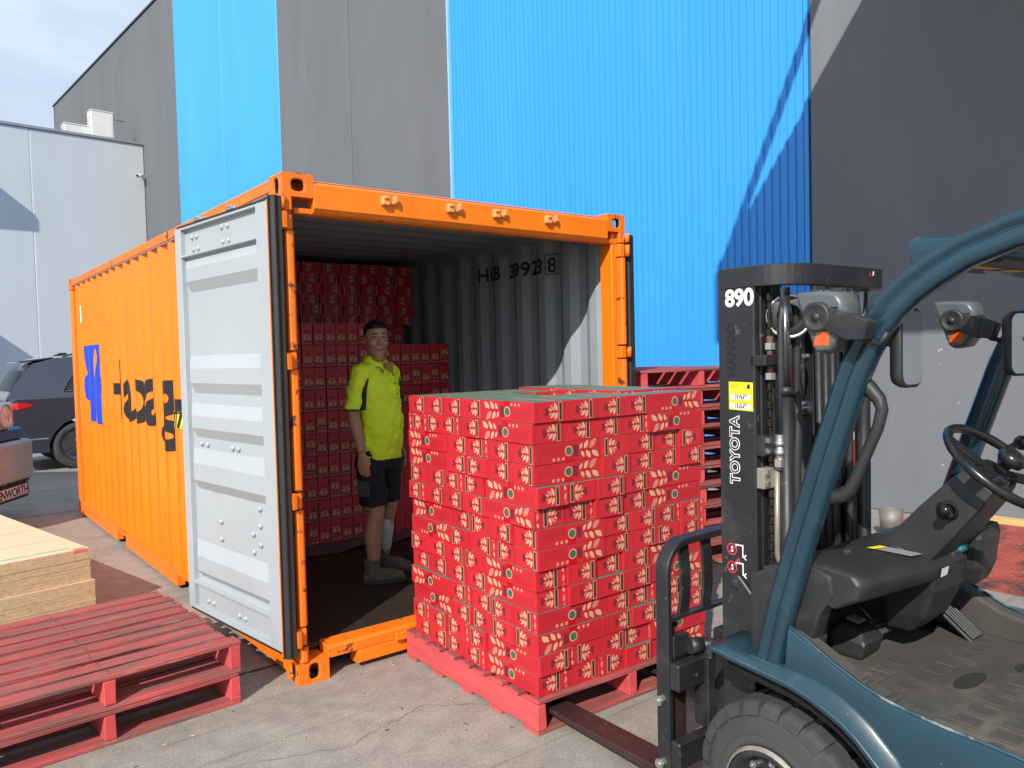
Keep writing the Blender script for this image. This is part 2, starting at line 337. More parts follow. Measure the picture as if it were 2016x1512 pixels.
# ---- grey building at the end of the yard
GW = pmat('pale_grey_wall', (.43, .455, .475), .75, var=.05, vscale=.5, stretch=(1, 1, .3), wear=((.47, .495, .515), .9, .55, .25), bump=.1)
SEAM = pmat('pale_sealant', (.62, .63, .63), .7, var=.05)
GR0 = WP + WD*22.25
gb = tag(empty('grey_building', GR0), 'low pale grey concrete building behind the dark parked car', 'building')
def gpt(x, y, z): return -WN*x + WD*y + Vector((0, 0, z))      # x metres left from the corner, y behind the face
gx = [0.0, 3.0, 6.1, 9.2, 12.3, 15.4]
for i, (a, b) in enumerate(zip(gx[:-1], gx[1:])):
    m = MB(); m.prism([gpt(a+.012, 0, 0), gpt(b-.012, 0, 0), gpt(b-.012, .15, 0), gpt(a+.012, .15, 0)], (0, 0, 8.22)); m.build('wall_panel', GW, gb, bevel=.01)
for a in gx[1:-1]:
    m = MB(); m.prism([gpt(a-.010, .008, 0), gpt(a+.010, .008, 0), gpt(a+.010, .05, 0), gpt(a-.010, .05, 0)], (0, 0, 8.2)); m.build('panel_joint', SEAM, gb)
m = MB(); m.prism([gpt(-.0, -.05, 8.225), gpt(15.4, -.05, 8.225), gpt(15.4, .3, 8.225), gpt(-.0, .3, 8.225)], (0, 0, .07)); m.build('roof_flashing', pmat('grey_flashing', (.22, .23, .25), .5, var=.1), gb)
m = MB(); m.prism([gpt(.0, .16, 8.0), gpt(15.4, .16, 8.0), gpt(15.4, 9, 8.0), gpt(.0, 9, 8.0)], (0, 0, .1)); m.build('roof', CAPM, gb)
for (x0, zc_, Dp, fh) in ((5.55, 7.90, 1.5, .35), (5.5, 3.72, 1.5, .3)):   # awnings left of the picture
    m = MB(); m.prism([gpt(x0, -.02, zc_), gpt(x0, -Dp, zc_), gpt(x0+3.4, -Dp, zc_), gpt(x0+3.4, -.02, zc_)], (0, 0, .06))
    m.prism([gpt(x0, -Dp, zc_-fh), gpt(x0+3.4, -Dp, zc_-fh), gpt(x0+3.4, -Dp-.04, zc_-fh), gpt(x0, -Dp-.04, zc_-fh)], (0, 0, fh)); m.build('awning', CAN, gb)

# air-conditioner units on the grey roof
AC = pmat('white_appliance', (.66, .65, .60), .45, var=.08, vscale=3, wear=((.42, .36, .27), 5, .64, .1))
def ac_unit(loc, sx, sy, sz, label):
    t = tag(empty('air_conditioner', loc, -WA), label, 'air conditioner', 'roof air conditioners')
    MB().box((-sx/2, -sy/2, .05), (sx/2, sy/2, sz)).build('casing', AC, t, bevel=.02)
    MB().box((-sx/2-.01, -sy/2-.01, sz), (sx/2+.01, sy/2+.01, sz+.03)).build('lid', AC, t, bevel=.008)
    MB().box((sx*.20, -sy/2-.006, .12), (sx*.42, -sy/2-.001, sz-.1)).build('service_cover', AC, t, bevel=.004)
    gm = MB()
    for k in range(7): gm.box((-sx/2-.006, -sy*.4, .15+k*sz*.1), (-sx/2-.001, sy*.4, .15+k*sz*.1+.02))
    gm.build('grille', pmat('ac_grille', (.28, .29, .30), .5), t)
    for s_ in (-1, 1): MB().box((s_*sx*.4-.04, -sy/2, -.16), (s_*sx*.4+.04, sy/2, .05)).build('foot', CAPM, t)
ac_unit(GR0 + gpt(1.02, .55, 8.30), .62, .40, .82, 'tall white air conditioner standing on the grey roof edge')
ac_unit(GR0 + gpt(1.62, .75, 8.05), .75, .40, .62, 'small low white air conditioner beside the tall one')
m = MB(); m.tube([gpt(.35, .5, 8.98), gpt(.75, .5, 9.0)], .018, 6); pi = m.build('conduit', STEEL); pi.location = GR0; tag(pi, 'thin grey pipe running from the roof air conditioner to the wall', 'pipe')
cam = tag(empty('security_camera', GR0 + gpt(.05, -.06, 7.25)), 'white security camera on the corner of the grey wall', 'camera')
MB().box((-.05, -.03, -.05), (.05, .05, .05)).build('bracket', WHITE, cam, bevel=.01)
m = MB(); m.cyl((-.02, -.02, .02), (-.22, -.22, -.02), .055, .055, 12); m.build('body', WHITE, cam)
m = MB(); m.cyl((-.22, -.22, -.02), (-.235, -.235, -.023), .042, .042, 12); m.build('lens', DECAL_BLACK, cam)
# ================================================================ SHIPPING CONTAINER
CW, CL, CH = 2.438, 6.058, 2.591
ct = tag(empty('shipping_container', (0, 0, 0)), 'orange steel shipping container with its end doors open, full of red cartons', 'container')
PITCH = .2785
def corr(y, depth=.036):                                       # 0 on the outer flats, depth on the inner flats
    t = ((y - .10) % PITCH)/PITCH
    if t < .26: return 0
    if t < .50: return depth*(t-.26)/.24
    if t < .76: return depth
    return depth*(1-(t-.76)/.24)
def folds(a, b):
    r = []; k = math.floor((a-.10)/PITCH)
    while .10 + k*PITCH < b:
        for t in (0, .26, .50, .76):
            y = .10 + (k+t)*PITCH
            if a < y < b: r.append(y)
        k += 1
    return r
def side_wall(left):
    m = MB(); ys = [.15] + folds(.15, CL-.16) + [CL-.16]
    for inner in (0, 1):
        X = lambda y: (.012 + corr(y) + .003*inner) if left else CW - (.012 + corr(y) + .003*inner)
        lo = [(X(y), y, .10) for y in ys]; hi = [(X(y), y, 2.54) for y in ys]; k = len(ys)
        m.add(lo+hi, [(i, i+1, k+i+1, k+i) for i in range(k-1)], inner)
    return m.build('side_panel', [ORANGE, GREY_IN], ct, recalc=False, weld=False)
lw = side_wall(True); rw = side_wall(False)
# roof: ribs run across
m = MB(); ys = [.05] + [y for y in folds(.05, CL-.05)] + [CL-.05]
for inner in (0, 1):
    zz = lambda y: 2.585 - corr(y, .022) - .003*inner
    m.add([(.05, y, zz(y)) for y in ys] + [(CW-.05, y, zz(y)) for y in ys], [(i, i+1, len(ys)+i+1, len(ys)+i) for i in range(len(ys)-1)], inner)
m.build('roof_panel', [ORANGE, GREY_IN], ct, recalc=False, weld=False)
# end wall
m = MB(); xs = [.06] + folds(.06, CW-.06) + [CW-.06]
for inner in (0, 1):
    yy = lambda x: CL-.02-corr(x)-.003*inner
    m.add([(x, yy(x), .1) for x in xs] + [(x, yy(x), 2.54) for x in xs], [(i, i+1, len(xs)+i+1, len(xs)+i) for i in range(len(xs)-1)], inner)
m.build('end_panel', [ORANGE, GREY_IN], ct, recalc=False, weld=False)
# rails
for x0, x1 in ((.003, .063), (CW-.063, CW-.003)):
    MB().box((x0, .178, 2.515), (x1, CL-.178, 2.583)).build('top_rail', ORANGE_WORN, ct, bevel=.006)
    MB().box((x0 + (.061 if x0 < 1 else -.003), .16, 2.505), (x0 + (.064 if x0 < 1 else -.001), CL-.16, 2.576)).build('inner_rail_face', GREY_IN, ct)
    MB().box((x0 + .004, .16, 2.508), (x1 - .004, CL-.16, 2.513)).build('inner_rail_face', GREY_IN, ct)
    rl = MB()
    for a, b in ((.178, 1.85), (2.20, 3.80), (4.15, CL-.178)): rl.box((x0, a, .028), (x1, b, .155))
    for a, b in ((1.85, 2.20), (3.80, 4.15)): rl.box((x0, a, .118), (x1, b, .155))
    rl.build('bottom_rail', ORANGE, ct, bevel=.004)
for y in (1.85, 3.80):
    m = MB(); m.box((.07, y-.004, .03), (CW-.07, y, .115)); m.box((.07, y+.35, .03), (CW-.07, y+.354, .115)); m.box((.07, y, .112), (CW-.07, y+.35, .116)); m.build('fork_pocket', DARK_HOLE, ct)
# floor
for i in range(5):
    a = .12 + i*1.17; MB().box((.065, a+.003, .135), (CW/2-.002, min(a+1.167, CL-.08), .163)).build('floor_board', FLOORPLY, ct)
    MB().box((CW/2+.002, a+.003, .135), (CW-.065, min(a+1.167, CL-.08), .163)).build('floor_board', FLOORPLY, ct)
# corner castings with their slots
def casting(x, y, z, front, rear=False):
    dx, dy, dz = .162, .178, .118; m = MB(); th = .026; N = 20
    def holed(o, U, V, w, h, rx, ry, inn):
        o = Vector(o); U = Vector(U); V = Vector(V); inn = Vector(inn); rect = []; oval = []
        for i in range(N):
            a = 2*math.pi*i/N; c, s_ = math.cos(a), math.sin(a); k = 1/max(abs(c)/(w/2), abs(s_)/(h/2))
            rect.append(o + U*(c*k) + V*(s_*k))
            px = math.copysign(abs(c)**.7, c)*rx; py = math.copysign(abs(s_)**.7, s_)*ry; oval.append(o + U*px + V*py)
        m.add(rect+oval, [(i, (i+1) % N, N+(i+1) % N, N+i) for i in range(N)], 0)
        m.add(oval + [p + inn*th for p in oval], [(i, (i+1) % N, N+(i+1) % N, N+i) for i in range(N)], 1)
    c = Vector((x+dx/2, y+dy/2, z+dz/2)); sx = -1 if x < 1 else 1; sy = 1 if rear else -1; sz = 1 if z > 1 else -1
    up = z > 1
    holed(c + Vector((0, sy*dy/2, 0)), (1, 0, 0), (0, 0, 1), dx, dz, .034 if up else .027, .030 if up else .040, (0, -sy, 0))
    holed(c + Vector((sx*dx/2, 0, 0)), (0, 1, 0), (0, 0, 1), dy, dz, .030, .040, (-sx, 0, 0))
    holed(c + Vector((0, 0, sz*dz/2)), (1, 0, 0), (0, 1, 0), dx, dy, .031, .060, (0, 0, -sz))
    x0, y0, z0 = c.x-dx/2, c.y-dy/2, c.z-dz/2; x1, y1, z1 = x0+dx, y0+dy, z0+dz
    m.add([(x0,y0,z0),(x1,y0,z0),(x1,y1,z0),(x0,y1,z0)], [(0,1,2,3)]) if sz > 0 else m.add([(x0,y0,z1),(x1,y0,z1),(x1,y1,z1),(x0,y1,z1)], [(0,1,2,3)])
    m.add([(x0,-sy*dy/2+c.y,z0),(x1,-sy*dy/2+c.y,z0),(x1,-sy*dy/2+c.y,z1),(x0,-sy*dy/2+c.y,z1)], [(0,1,2,3)])
    m.add([(-sx*dx/2+c.x,y0,z0),(-sx*dx/2+c.x,y1,z0),(-sx*dx/2+c.x,y1,z1),(-sx*dx/2+c.x,y0,z1)], [(0,1,2,3)])
    return m.build('corner_casting', [ORANGE_WORN, DARK_HOLE], ct, bevel=.010, seg=2, ang=60)
for z in (0, CH-.118):
    for x in (0, CW-.162):
        casting(x, 0, z, True); casting(x, CL-.178, z, False, True)
# posts
MB().box((.004, .05, .118), (.065, .16, CH-.118)).build('corner_post', ORANGE_WORN, ct, bevel=.006)
m = MB(); m.box((CW-.10, .035, .118), (CW-.052, .15, CH-.118)); m.box((CW-.052, .06, .118), (CW-.004, .15, CH-.118)); m.build('corner_post', ORANGE, ct, bevel=.006)
for x0 in (.004, CW-.064): MB().box((x0, CL-.16, .118), (x0+.06, CL-.01, CH-.118)).build('corner_post', ORANGE, ct, bevel=.008)
# hinge bars and lugs on both front posts
for bx, sgn in ((.028, 1), (CW-.028, -1)):
    for a, b in ((1.705, 2.30), (.995, 1.605), (.305, .895), (.12, .20)):
        m = MB(); m.prism([(bx-.024, .045, a), (bx-.024, -.002, a), (bx-.012, -.013, a), (bx+.012, -.013, a), (bx+.024, -.002, a), (bx+.024, .045, a)], (0, 0, b-a)); m.build('hinge_bar', ORANGE_WORN, ct, bevel=.004)
    for a, b in ((2.40, 2.472), (2.305, 2.395), (1.612, 1.695), (.905, .985), (.205, .295)):
        m = MB(); m.box((bx-.034, -.006, a), (bx+.018, .046, b)); lg = m.build('hinge_lug', ORANGE_WORN, ct, bevel=.006)
        m = MB(); m.cyl((bx-sgn*.036, -.012, a+.006), (bx-sgn*.036, -.012, b-.006), .017, n=12); m.build('hinge_pin', ORANGE_WORN, lg)
# header
m = MB(); m.prism([(.163, .000, 2.425), (.163, .000, 2.545), (.163, .028, 2.560), (.163, .09, 2.572), (.163, .09, 2.44), (.163, .035, 2.40), (.163, .02, 2.40)], (CW-.326, 0, 0)); m.build('header_beam', ORANGE, ct, bevel=.004)
m = MB(); m.box((.07, .03, 2.395), (CW-.07, .10, 2.424)); m.build('header_lip', ORANGE_WORN, ct, bevel=.004)
for x in (.60, 1.02, 1.35, 1.76):
    m = MB(); m.box((x-.055, -.030, 2.475), (x-.012, .002, 2.525)); m.box((x-.012, -.018, 2.482), (x+.045, .002, 2.500)); m.box((x+.018, -.032, 2.490), (x+.040, .002, 2.530)); m.box((x-.050, -.040, 2.505), (x-.022, -.002, 2.520))
    m.build('cam_keeper', pmat('orange_keeper', (.82, .30, .10), .5, var=.2, vscale=30, wear=((.6, .45, .35), 30, .62, .05)), ct, bevel=.004)
# sill
m = MB(); m.prism([(.163, .010, .100), (.163, .010, .150), (.163, .022, .165), (.163, .118, .172), (.163, .118, .10)], (CW-.326, 0, 0)); m.build('sill_plate', ORANGE_WORN, ct, bevel=.003)
m = MB(); m.box((.34, .006, .030), (CW-.34, .10, .0985)); m.build('sill_beam', ORANGE, ct, bevel=.004)
for x in (.60, 1.02, 1.35, 1.76): MB().box((x-.05, -.022, .10), (x+.05, .008, .145)).build('cam_keeper', ORANGE_WORN, ct, bevel=.005)
m = MB(); m.box((.33, .01, .028), (.34, .10, .099)); m.build('sill_bracket', ORANGE_WORN, ct)
# lashing rings along the right inside wall
for y in (.42, 1.25, 2.1):
    m = MB(); m.tube([(CW-.075 + .012*math.sin(a), y+.035*math.cos(a), 2.46+.03*math.sin(a)) for a in [i*math.pi/6 for i in range(13)]], .006, 6); m.build('lashing_ring', GREY_IN, ct)
# ---------------- doors
DA = R(-6.4); DU = Vector((math.sin(DA), math.cos(DA), 0)); DW = Vector((-math.cos(DA), math.sin(DA), 0)); DO = Vector((-.075, .03, 0))
def dpt(u, w_, z): return DO + DU*u + DW*w_ + Vector((0, 0, z))
def dbox(m, u0, u1, w0, w1, z0, z1, mi=0):
    m.prism([dpt(u0, w0, z0), dpt(u1, w0, z0), dpt(u1, w1, z0), dpt(u0, w1, z0)], (0, 0, z1-z0), mi)
door = empty('door', (0, 0, 0)); door.parent = ct; door['label'] = 'pale grey inner face of the left door swung back along the side'
ZB, ZT = .185, 2.445; UF = 1.135
m = MB(); prof = [(ZB+.012, -.03), (.335, -.03), (.338, -.002), (.352, -.002), (.356, -.034), (.385, -.034), (.425, -.004), (.515, -.004), (.600, -.034), (.91, -.034), (.965, -.004), (1.065, -.004), (1.15, -.034),
      (1.215, -.034), (1.272, -.004), (1.345, -.004), (1.415, -.034), (1.475, -.034), (1.535, -.004), (1.62, -.004), (1.695, -.034), (2.065, -.034), (2.125, -.004), (2.20, -.004), (2.262, -.034), (2.268, -.034), (2.272, -.002), (2.284, -.002), (2.288, -.03), (ZT-.012, -.03)]
for back in (0, 1):
    a = [dpt(.115, w_-.004*back, z) for z, w_ in prof]; b = [dpt(UF-.075, w_-.004*back, z) for z, w_ in prof]
    b = [dpt(UF-.135, w_-.004*back, z) for z, w_ in prof]; c0 = [dpt(UF-.075, (-.034 if -.02 < w_ and .36 < z < 2.26 else w_)-.004*back, z) for z, w_ in prof]
    k = len(a); m.add(a+b+c0, [(r*k+i, r*k+i+1, (r+1)*k+i+1, (r+1)*k+i) for r in (0, 1) for i in range(k-1)], back)
# chamfered ends of the corrugations towards the free edge
m.build('door_panel', [GREY_PAINT, ORANGE], door, recalc=False, weld=False)
m = MB(); dbox(m, .0, .118, -.05, 0, ZB, ZT); m.build('door_stile', GREY_PAINT, door, bevel=.004)
m = MB(); dbox(m, UF-.078, UF, -.05, 0, ZB, ZT); m.build('door_stile', GREY_PAINT, door, bevel=.004)
m = MB(); dbox(m, .1185, UF-.0785, -.05, -.001, ZT-.014, ZT-.001); m.build('door_rail', GREY_PAINT, door, bevel=.002)
m = MB(); dbox(m, .1185, UF-.0785, -.05, -.001, ZB+.001, ZB+.014); m.build('door_rail', GREY_PAINT, door, bevel=.002)
m = MB(); dbox(m, -.016, -.0005, -.056, .001, ZB-.012, ZT+.004); m.build('door_edge_strip', ORANGE, door, bevel=.002)
m = MB(); m.prism([dpt(-.017, .002, ZB-.02), dpt(-.052, .006, ZB-.02), dpt(-.070, -.010, ZB-.02), dpt(-.060, -.03, ZB-.02), dpt(-.066, -.05, ZB-.02), dpt(-.017, -.05, ZB-.02)], (0, 0, ZT-ZB+.04)); m.build('door_gasket', RUBBER, door, bevel=.004)
m = MB(); m.prism([dpt(-.030, .010, ZB-.02), dpt(-.036, .013, ZB-.02), dpt(-.042, .010, ZB-.02), dpt(-.036, .003, ZB-.02)], (0, 0, ZT-ZB+.04)); m.build('gasket_lip', RUBBER, door)
m = MB(); dbox(m, -.05, UF, -.045, -.012, ZT+.001, ZT+.018); m.build('door_gasket', RUBBER, door, bevel=.003)
m = MB(); dbox(m, -.05, UF, -.045, -.012, ZB-.02, ZB-.001); m.build('door_gasket', RUBBER, door, bevel=.003)
bm_ = MB(); bm_.lathe((0, 0, 0), (0, 0, 1), [(-.012, .009), (0, .0155), (.006, .0155), (.012, .012), (.015, .004)], 10, caps=True); bolt_me = bm_.mesh('bolt', GREY_PAINT)
BOLTS = [(.95,2.38),(.89,2.38),(.94,2.31),(.87,2.31),(.56,2.39),(.49,2.39),(.55,2.31),(.48,2.31),(.93,1.18),(.85,1.18),(.53,1.18),(.46,1.18),(.71,.75),(.71,.65),(.32,.735),(.32,.64),(.24,.88),(.155,.885),(.24,.79),(.24,.69),(.92,.25),(.85,.25),(.52,.25),(.45,.25)]
for u_, z in BOLTS:
    b = link('bolt', bolt_me, door, dpt(u_, -.032, z)); b.rotation_euler = DW.to_track_quat('Z', 'Y').to_euler()
for u_ in (.52, .95):                                          # locking bars on the hidden face, cams showing above and below
    m = MB(); m.cyl(dpt(u_, -.085, ZB-.03), dpt(u_, -.085, ZT+.05), .017, n=12); lb = m.build('locking_bar', STEEL, door)
    for z in (ZT+.035, ZB-.045):
        m = MB(); dbox(m, u_-.06, u_+.05, -.11, -.055, z, z+.014); dbox(m, u_+.0, u_+.085, -.135, -.07, z+.02, z+.03); m.build('cam', STEEL, lb, bevel=.004)
for z in (.25, .95, 1.65, 2.35):
    m = MB(); m.prism([dpt(-.075, -.07, z-.04), dpt(.10, -.07, z-.04), dpt(.10, -.052, z-.04), dpt(-.075, -.052, z-.04)], (0, 0, .08)); m.build('hinge_plate', ORANGE_WORN, door)
rd = empty('door', (0, 0, 0)); rd.parent = ct
MB().box((CW+.035, .035, ZB), (CW+.085, 1.19, ZT)).build('door_panel', ORANGE, rd, bevel=.004)
m = MB(); m.box((CW+.030, .000, ZB-.02), (CW+.09, .034, ZT+.02)); m.build('door_gasket', RUBBER, rd, bevel=.008)
# ---------------- markings that follow the corrugation
def decal(vs2, fs, place, mat, name, cuts, parent):
    """vs2 = (y, z) pairs on the side wall; cut at the folds, then pushed onto the corrugation"""
    me = bpy.data.meshes.new(name); me.from_pydata([(0, y, z) for y, z in vs2], [], fs); bm = bmesh.new(); bm.from_mesh(me)
    for c in cuts: bmesh.ops.bisect_plane(bm, geom=bm.verts[:]+bm.edges[:]+bm.faces[:], plane_co=(0, c, 0), plane_no=(0, 1, 0), dist=1e-5)
    for v in bm.verts: v.co.x = place(v.co.y)
    bm.to_mesh(me); bm.free(); me.materials.append(mat); return link(name, me, parent)
cuts = folds(.17, 5.8); left_out = lambda y: .012 + corr(y) - .003
for ch_, ya, yb in (('H', 4.20, 3.772), ('a', 3.715, 3.385), ('p', 3.368, 2.99), ('a', 2.955, 2.63), ('g', 2.57, 2.14), ('-', 2.10, 1.90), ('L', 1.84, 1.56), ('l', 1.50, 1.42), ('o', 1.38, 1.02), ('y', .98, .62), ('d', .58, .22)):
    vs, fs = text_mesh(ch_, .72, .020, 1.0); x0 = min(v.x for v in vs); x1 = max(v.x for v in vs)
    decal([(ya+(v.x-x0)/(x1-x0)*(yb-ya), 1.185+v.y) for v in vs], fs, left_out, DECAL_BLACK, 'letter', cuts, ct)
LOGO = [[(0,1),(.98,1),(.99,.78),(.82,.63),(.82,.60),(1.02,.60),(1.02,.40),(.80,.40),(.84,.20),(1.04,0),(.70,.02),(.64,.20),(.60,.36),(.55,.22),(.50,.03),(.12,.04),(.14,.25),(.0,.32),(-.08,.45),(-.06,.55),(.06,.63),(.02,.80)]]
hole = [(.74,.95),(.645,.84),(.60,.68),(.66,.58),(.73,.70),(.76,.84)]
lm = MB()
def tri_decal(poly):
    bm = bmesh.new(); vv = [bm.verts.new((x, y, 0)) for x, y in poly]; f = bm.faces.new(vv); bmesh.ops.triangulate(bm, faces=[f])
    r = ([(v.co.x, v.co.y) for v in bm.verts], [[v.index for v in f.verts] for f in bm.faces]) if not bm.verts.index_update() else None
    bm.free(); return r
vs2, fs2 = tri_decal(LOGO[0]); decal([(5.40-x*.78, 1.05+y*.80) for x, y in vs2], fs2, left_out, DECAL_BLUE, 'emblem', cuts, ct)
vs2, fs2 = tri_decal(hole); decal([(5.40-x*.78, 1.05+y*.80) for x, y in vs2], fs2, lambda y: left_out(y)-.002, ORANGE, 'emblem_gap', cuts, ct)
st = decal([(2.15, 1.19), (1.975, 1.19), (1.975, 1.31), (2.15, 1.31)], [(0, 1, 2, 3)], left_out, YELLOW, 'warning_sticker', cuts, ct)
sp = MB()
for k in range(4):
    y0 = 2.15-.045*k-.004; pts = [(y0, 1.192), (y0-.024, 1.192), (y0-.060, 1.308), (y0-.036, 1.308)]
    pts = [(max(1.977, p[0]), p[1]) for p in pts]
    decal(pts, [(0, 1, 2, 3)], lambda y: left_out(y)-.002, DECAL_BLACK, 'sticker_stripe', cuts, st)
decal([(5.63, 2.10), (5.60, 2.10), (5.60, 2.28), (5.63, 2.28)], [(0, 1, 2, 3)], left_out, WHITE, 'plate_sticker', cuts, ct)
right_in = lambda y: CW - (.012 + corr(y)) - .006
cuts2 = folds(.2, 2.2)
for body, y0 in (('HLB', 1.66), ('39923', 1.27)):
    vs, fs = text_mesh(body, .155, .004, 1.22); decal([(y0-v.x, 2.275+v.y) for v in vs], fs, right_in, DECAL_BLACK, 'container_number', cuts2, ct)
vs, fs = text_mesh('8', .155, .004, 1); decal([(.775-v.x, 2.275+v.y) for v in vs], fs, right_in, DECAL_BLACK, 'container_number', cuts2, ct)
fr = [(.79, 2.255), (.665, 2.255), (.665, 2.41), (.79, 2.41)]; fi = [(.783, 2.262), (.672, 2.262), (.672, 2.403), (.783, 2.403)]
decal(fr+fi, [(i, (i+1) % 4, 4+(i+1) % 4, 4+i) for i in range(4)], right_in, DECAL_BLACK, 'number_frame', cuts2, ct)
# ================================================================ PALLETS
PS = 1.165
ORD = ['first','second','third','fourth','fifth','sixth','seventh','eighth','ninth','tenth','eleventh','twelfth','thirteenth','fourteenth','fifteenth','sixteenth','seventeenth','eighteenth','nineteenth','twentieth']
NAIL = pmat('rusty_nail', (.06, .03, .02), .7, metal=.3, var=.3)
def board_mesh(name, lx, ly, lz, rough=.004, bow=.0, n=6, mats=None, along='x'):
    """a sawn board with slightly wandering edges; corner at the origin"""
    m = MB(); rings = []
    for i in range(n+1):
        t = i/n; j = lambda a: random.uniform(-a, a)
        o = math.sin(t*math.pi)*bow
        if along == 'x': q = [(t*lx, j(rough), o+j(rough*.4)), (t*lx, ly+j(rough), o+j(rough*.4)), (t*lx, ly+j(rough), lz+o+j(rough*.4)), (t*lx, j(rough), lz+o+j(rough*.4))]
        else: q = [(j(rough), t*ly, j(rough*.4)), (lx+j(rough), t*ly, j(rough*.4)), (lx+j(rough), t*ly, lz+j(rough*.4)), (j(rough), t*ly, lz+j(rough*.4))]
        rings.append(q)
    m.loft(rings, 0, False, False); m.add(rings[0], [(3, 2, 1, 0)], 1); m.add(rings[-1], [(0, 1, 2, 3)], 1)
    me = m.mesh(name, mats or [WOOD_RED, WOOD_RED_END, NAIL], bevel=.0025, ang=50)
    if along == 'x':                                             # nail heads over the bearers
        bm = bmesh.new(); bm.from_mesh(me)
        for px in (.024, PS/2, PS-.03):
            for py in (.25, .75):
                cx, cy, r0 = min(px + random.uniform(-.008, .008), lx-.01), ly*py + random.uniform(-.006, .006), random.uniform(.004, .0058)
                f = bm.faces.new([bm.verts.new((cx + r0*math.cos(i*math.pi/3), cy + r0*math.sin(i*math.pi/3), lz + .0022)) for i in range(6)]); f.material_index = 2
        bm.to_mesh(me); bm.free()
    return me
TOPB = [board_mesh('top_board', PS, .092, .019, .0025) for _ in range(6)]
TOPB_SH = [board_mesh('top_board', PS-random.uniform(.004, .02), .092, .019, .005) for _ in range(3)]
BOTB = [board_mesh('bottom_board', PS, .105, .019, .004) for _ in range(4)]
WOOD_BRR = pmat('red_bearer', (.58, .075, .08), .75, var=.2, vscale=4, stretch=(6, .6, 6), wear=((.30, .10, .085), 5, .60, .10), wear2=((.44, .24, .16), 9, .69, .05), bump=.45, bscale=22, hue=.06)
BEAR = [board_mesh('bearer', .048, PS, .108, .003, 0, 8, [WOOD_BRR, WOOD_RED_END], 'y') for _ in range(4)]
def pallet(loc, rz, label, group, tops=9, detail=True):
    """four-way red hardwood pallet, corner at the origin, bearers along y"""
    t = tag(empty('pallet', loc, rz), label, 'pallet', group)
    for i in range(3): link('bearer', random.choice(BEAR), t, (i*(PS-.048)/2, 0, .021))
    pt = (PS-.092)/(tops-1)
    for i in range(tops):
        b = link('top_board', random.choice(TOPB if random.random() < .6 else TOPB_SH), t, (random.uniform(-.012, .012), i*pt + random.uniform(-.005, .005), .1305), random.uniform(-.004, .004))
    for y in (0, .27, .53, .79, PS-.105): link('bottom_board', random.choice(BOTB), t, (random.uniform(-.004, .004), y, .0005))
    return t
A = R(3.9)
pl0 = Vector((-.285, .028, 0))
for k, (dx, dz, lb) in enumerate(((-.006, 0, 'lower of the two stacked red pallets beside the open container door'), (0, .1515, 'weathered red pallet lying on top of another at the lower left'))):
    p = pallet(pl0 + Vector((-PS*math.cos(A)+dx, -PS*math.sin(A)+dx*.8, dz)), A, lb, 'two pallets by the door')
bp = pallet((.578, -1.185, 0), R(-1.7), 'red pallet on the ground carrying the block of red cartons', None)
for i in range(10):
    a = R(-7 + random.uniform(-1.2, 1.2)) 
    lb = 'topmost red pallet of the tall stack behind the cartons' if i == 9 else 'red pallet, %s from the bottom of the tall stack behind the cartons' % ORD[i]
    pallet((2.70 + random.uniform(-.015, .015), .10 + random.uniform(-.015, .015), i*.1515), a, lb, 'tall stack of pallets beside the container')

for i in range(9):  # unseen stack, added to block blue wall light through the front gaps
    pallet((2.82 + random.uniform(-.02, .02), 1.34 + random.uniform(-.02, .02), i*.1515), R(-7 + random.uniform(-1.2, 1.2)), 'red pallet in the added stack hidden behind the tall pallet stack, %s from the bottom' % ORD[i], 'added second stack of pallets beside the container')

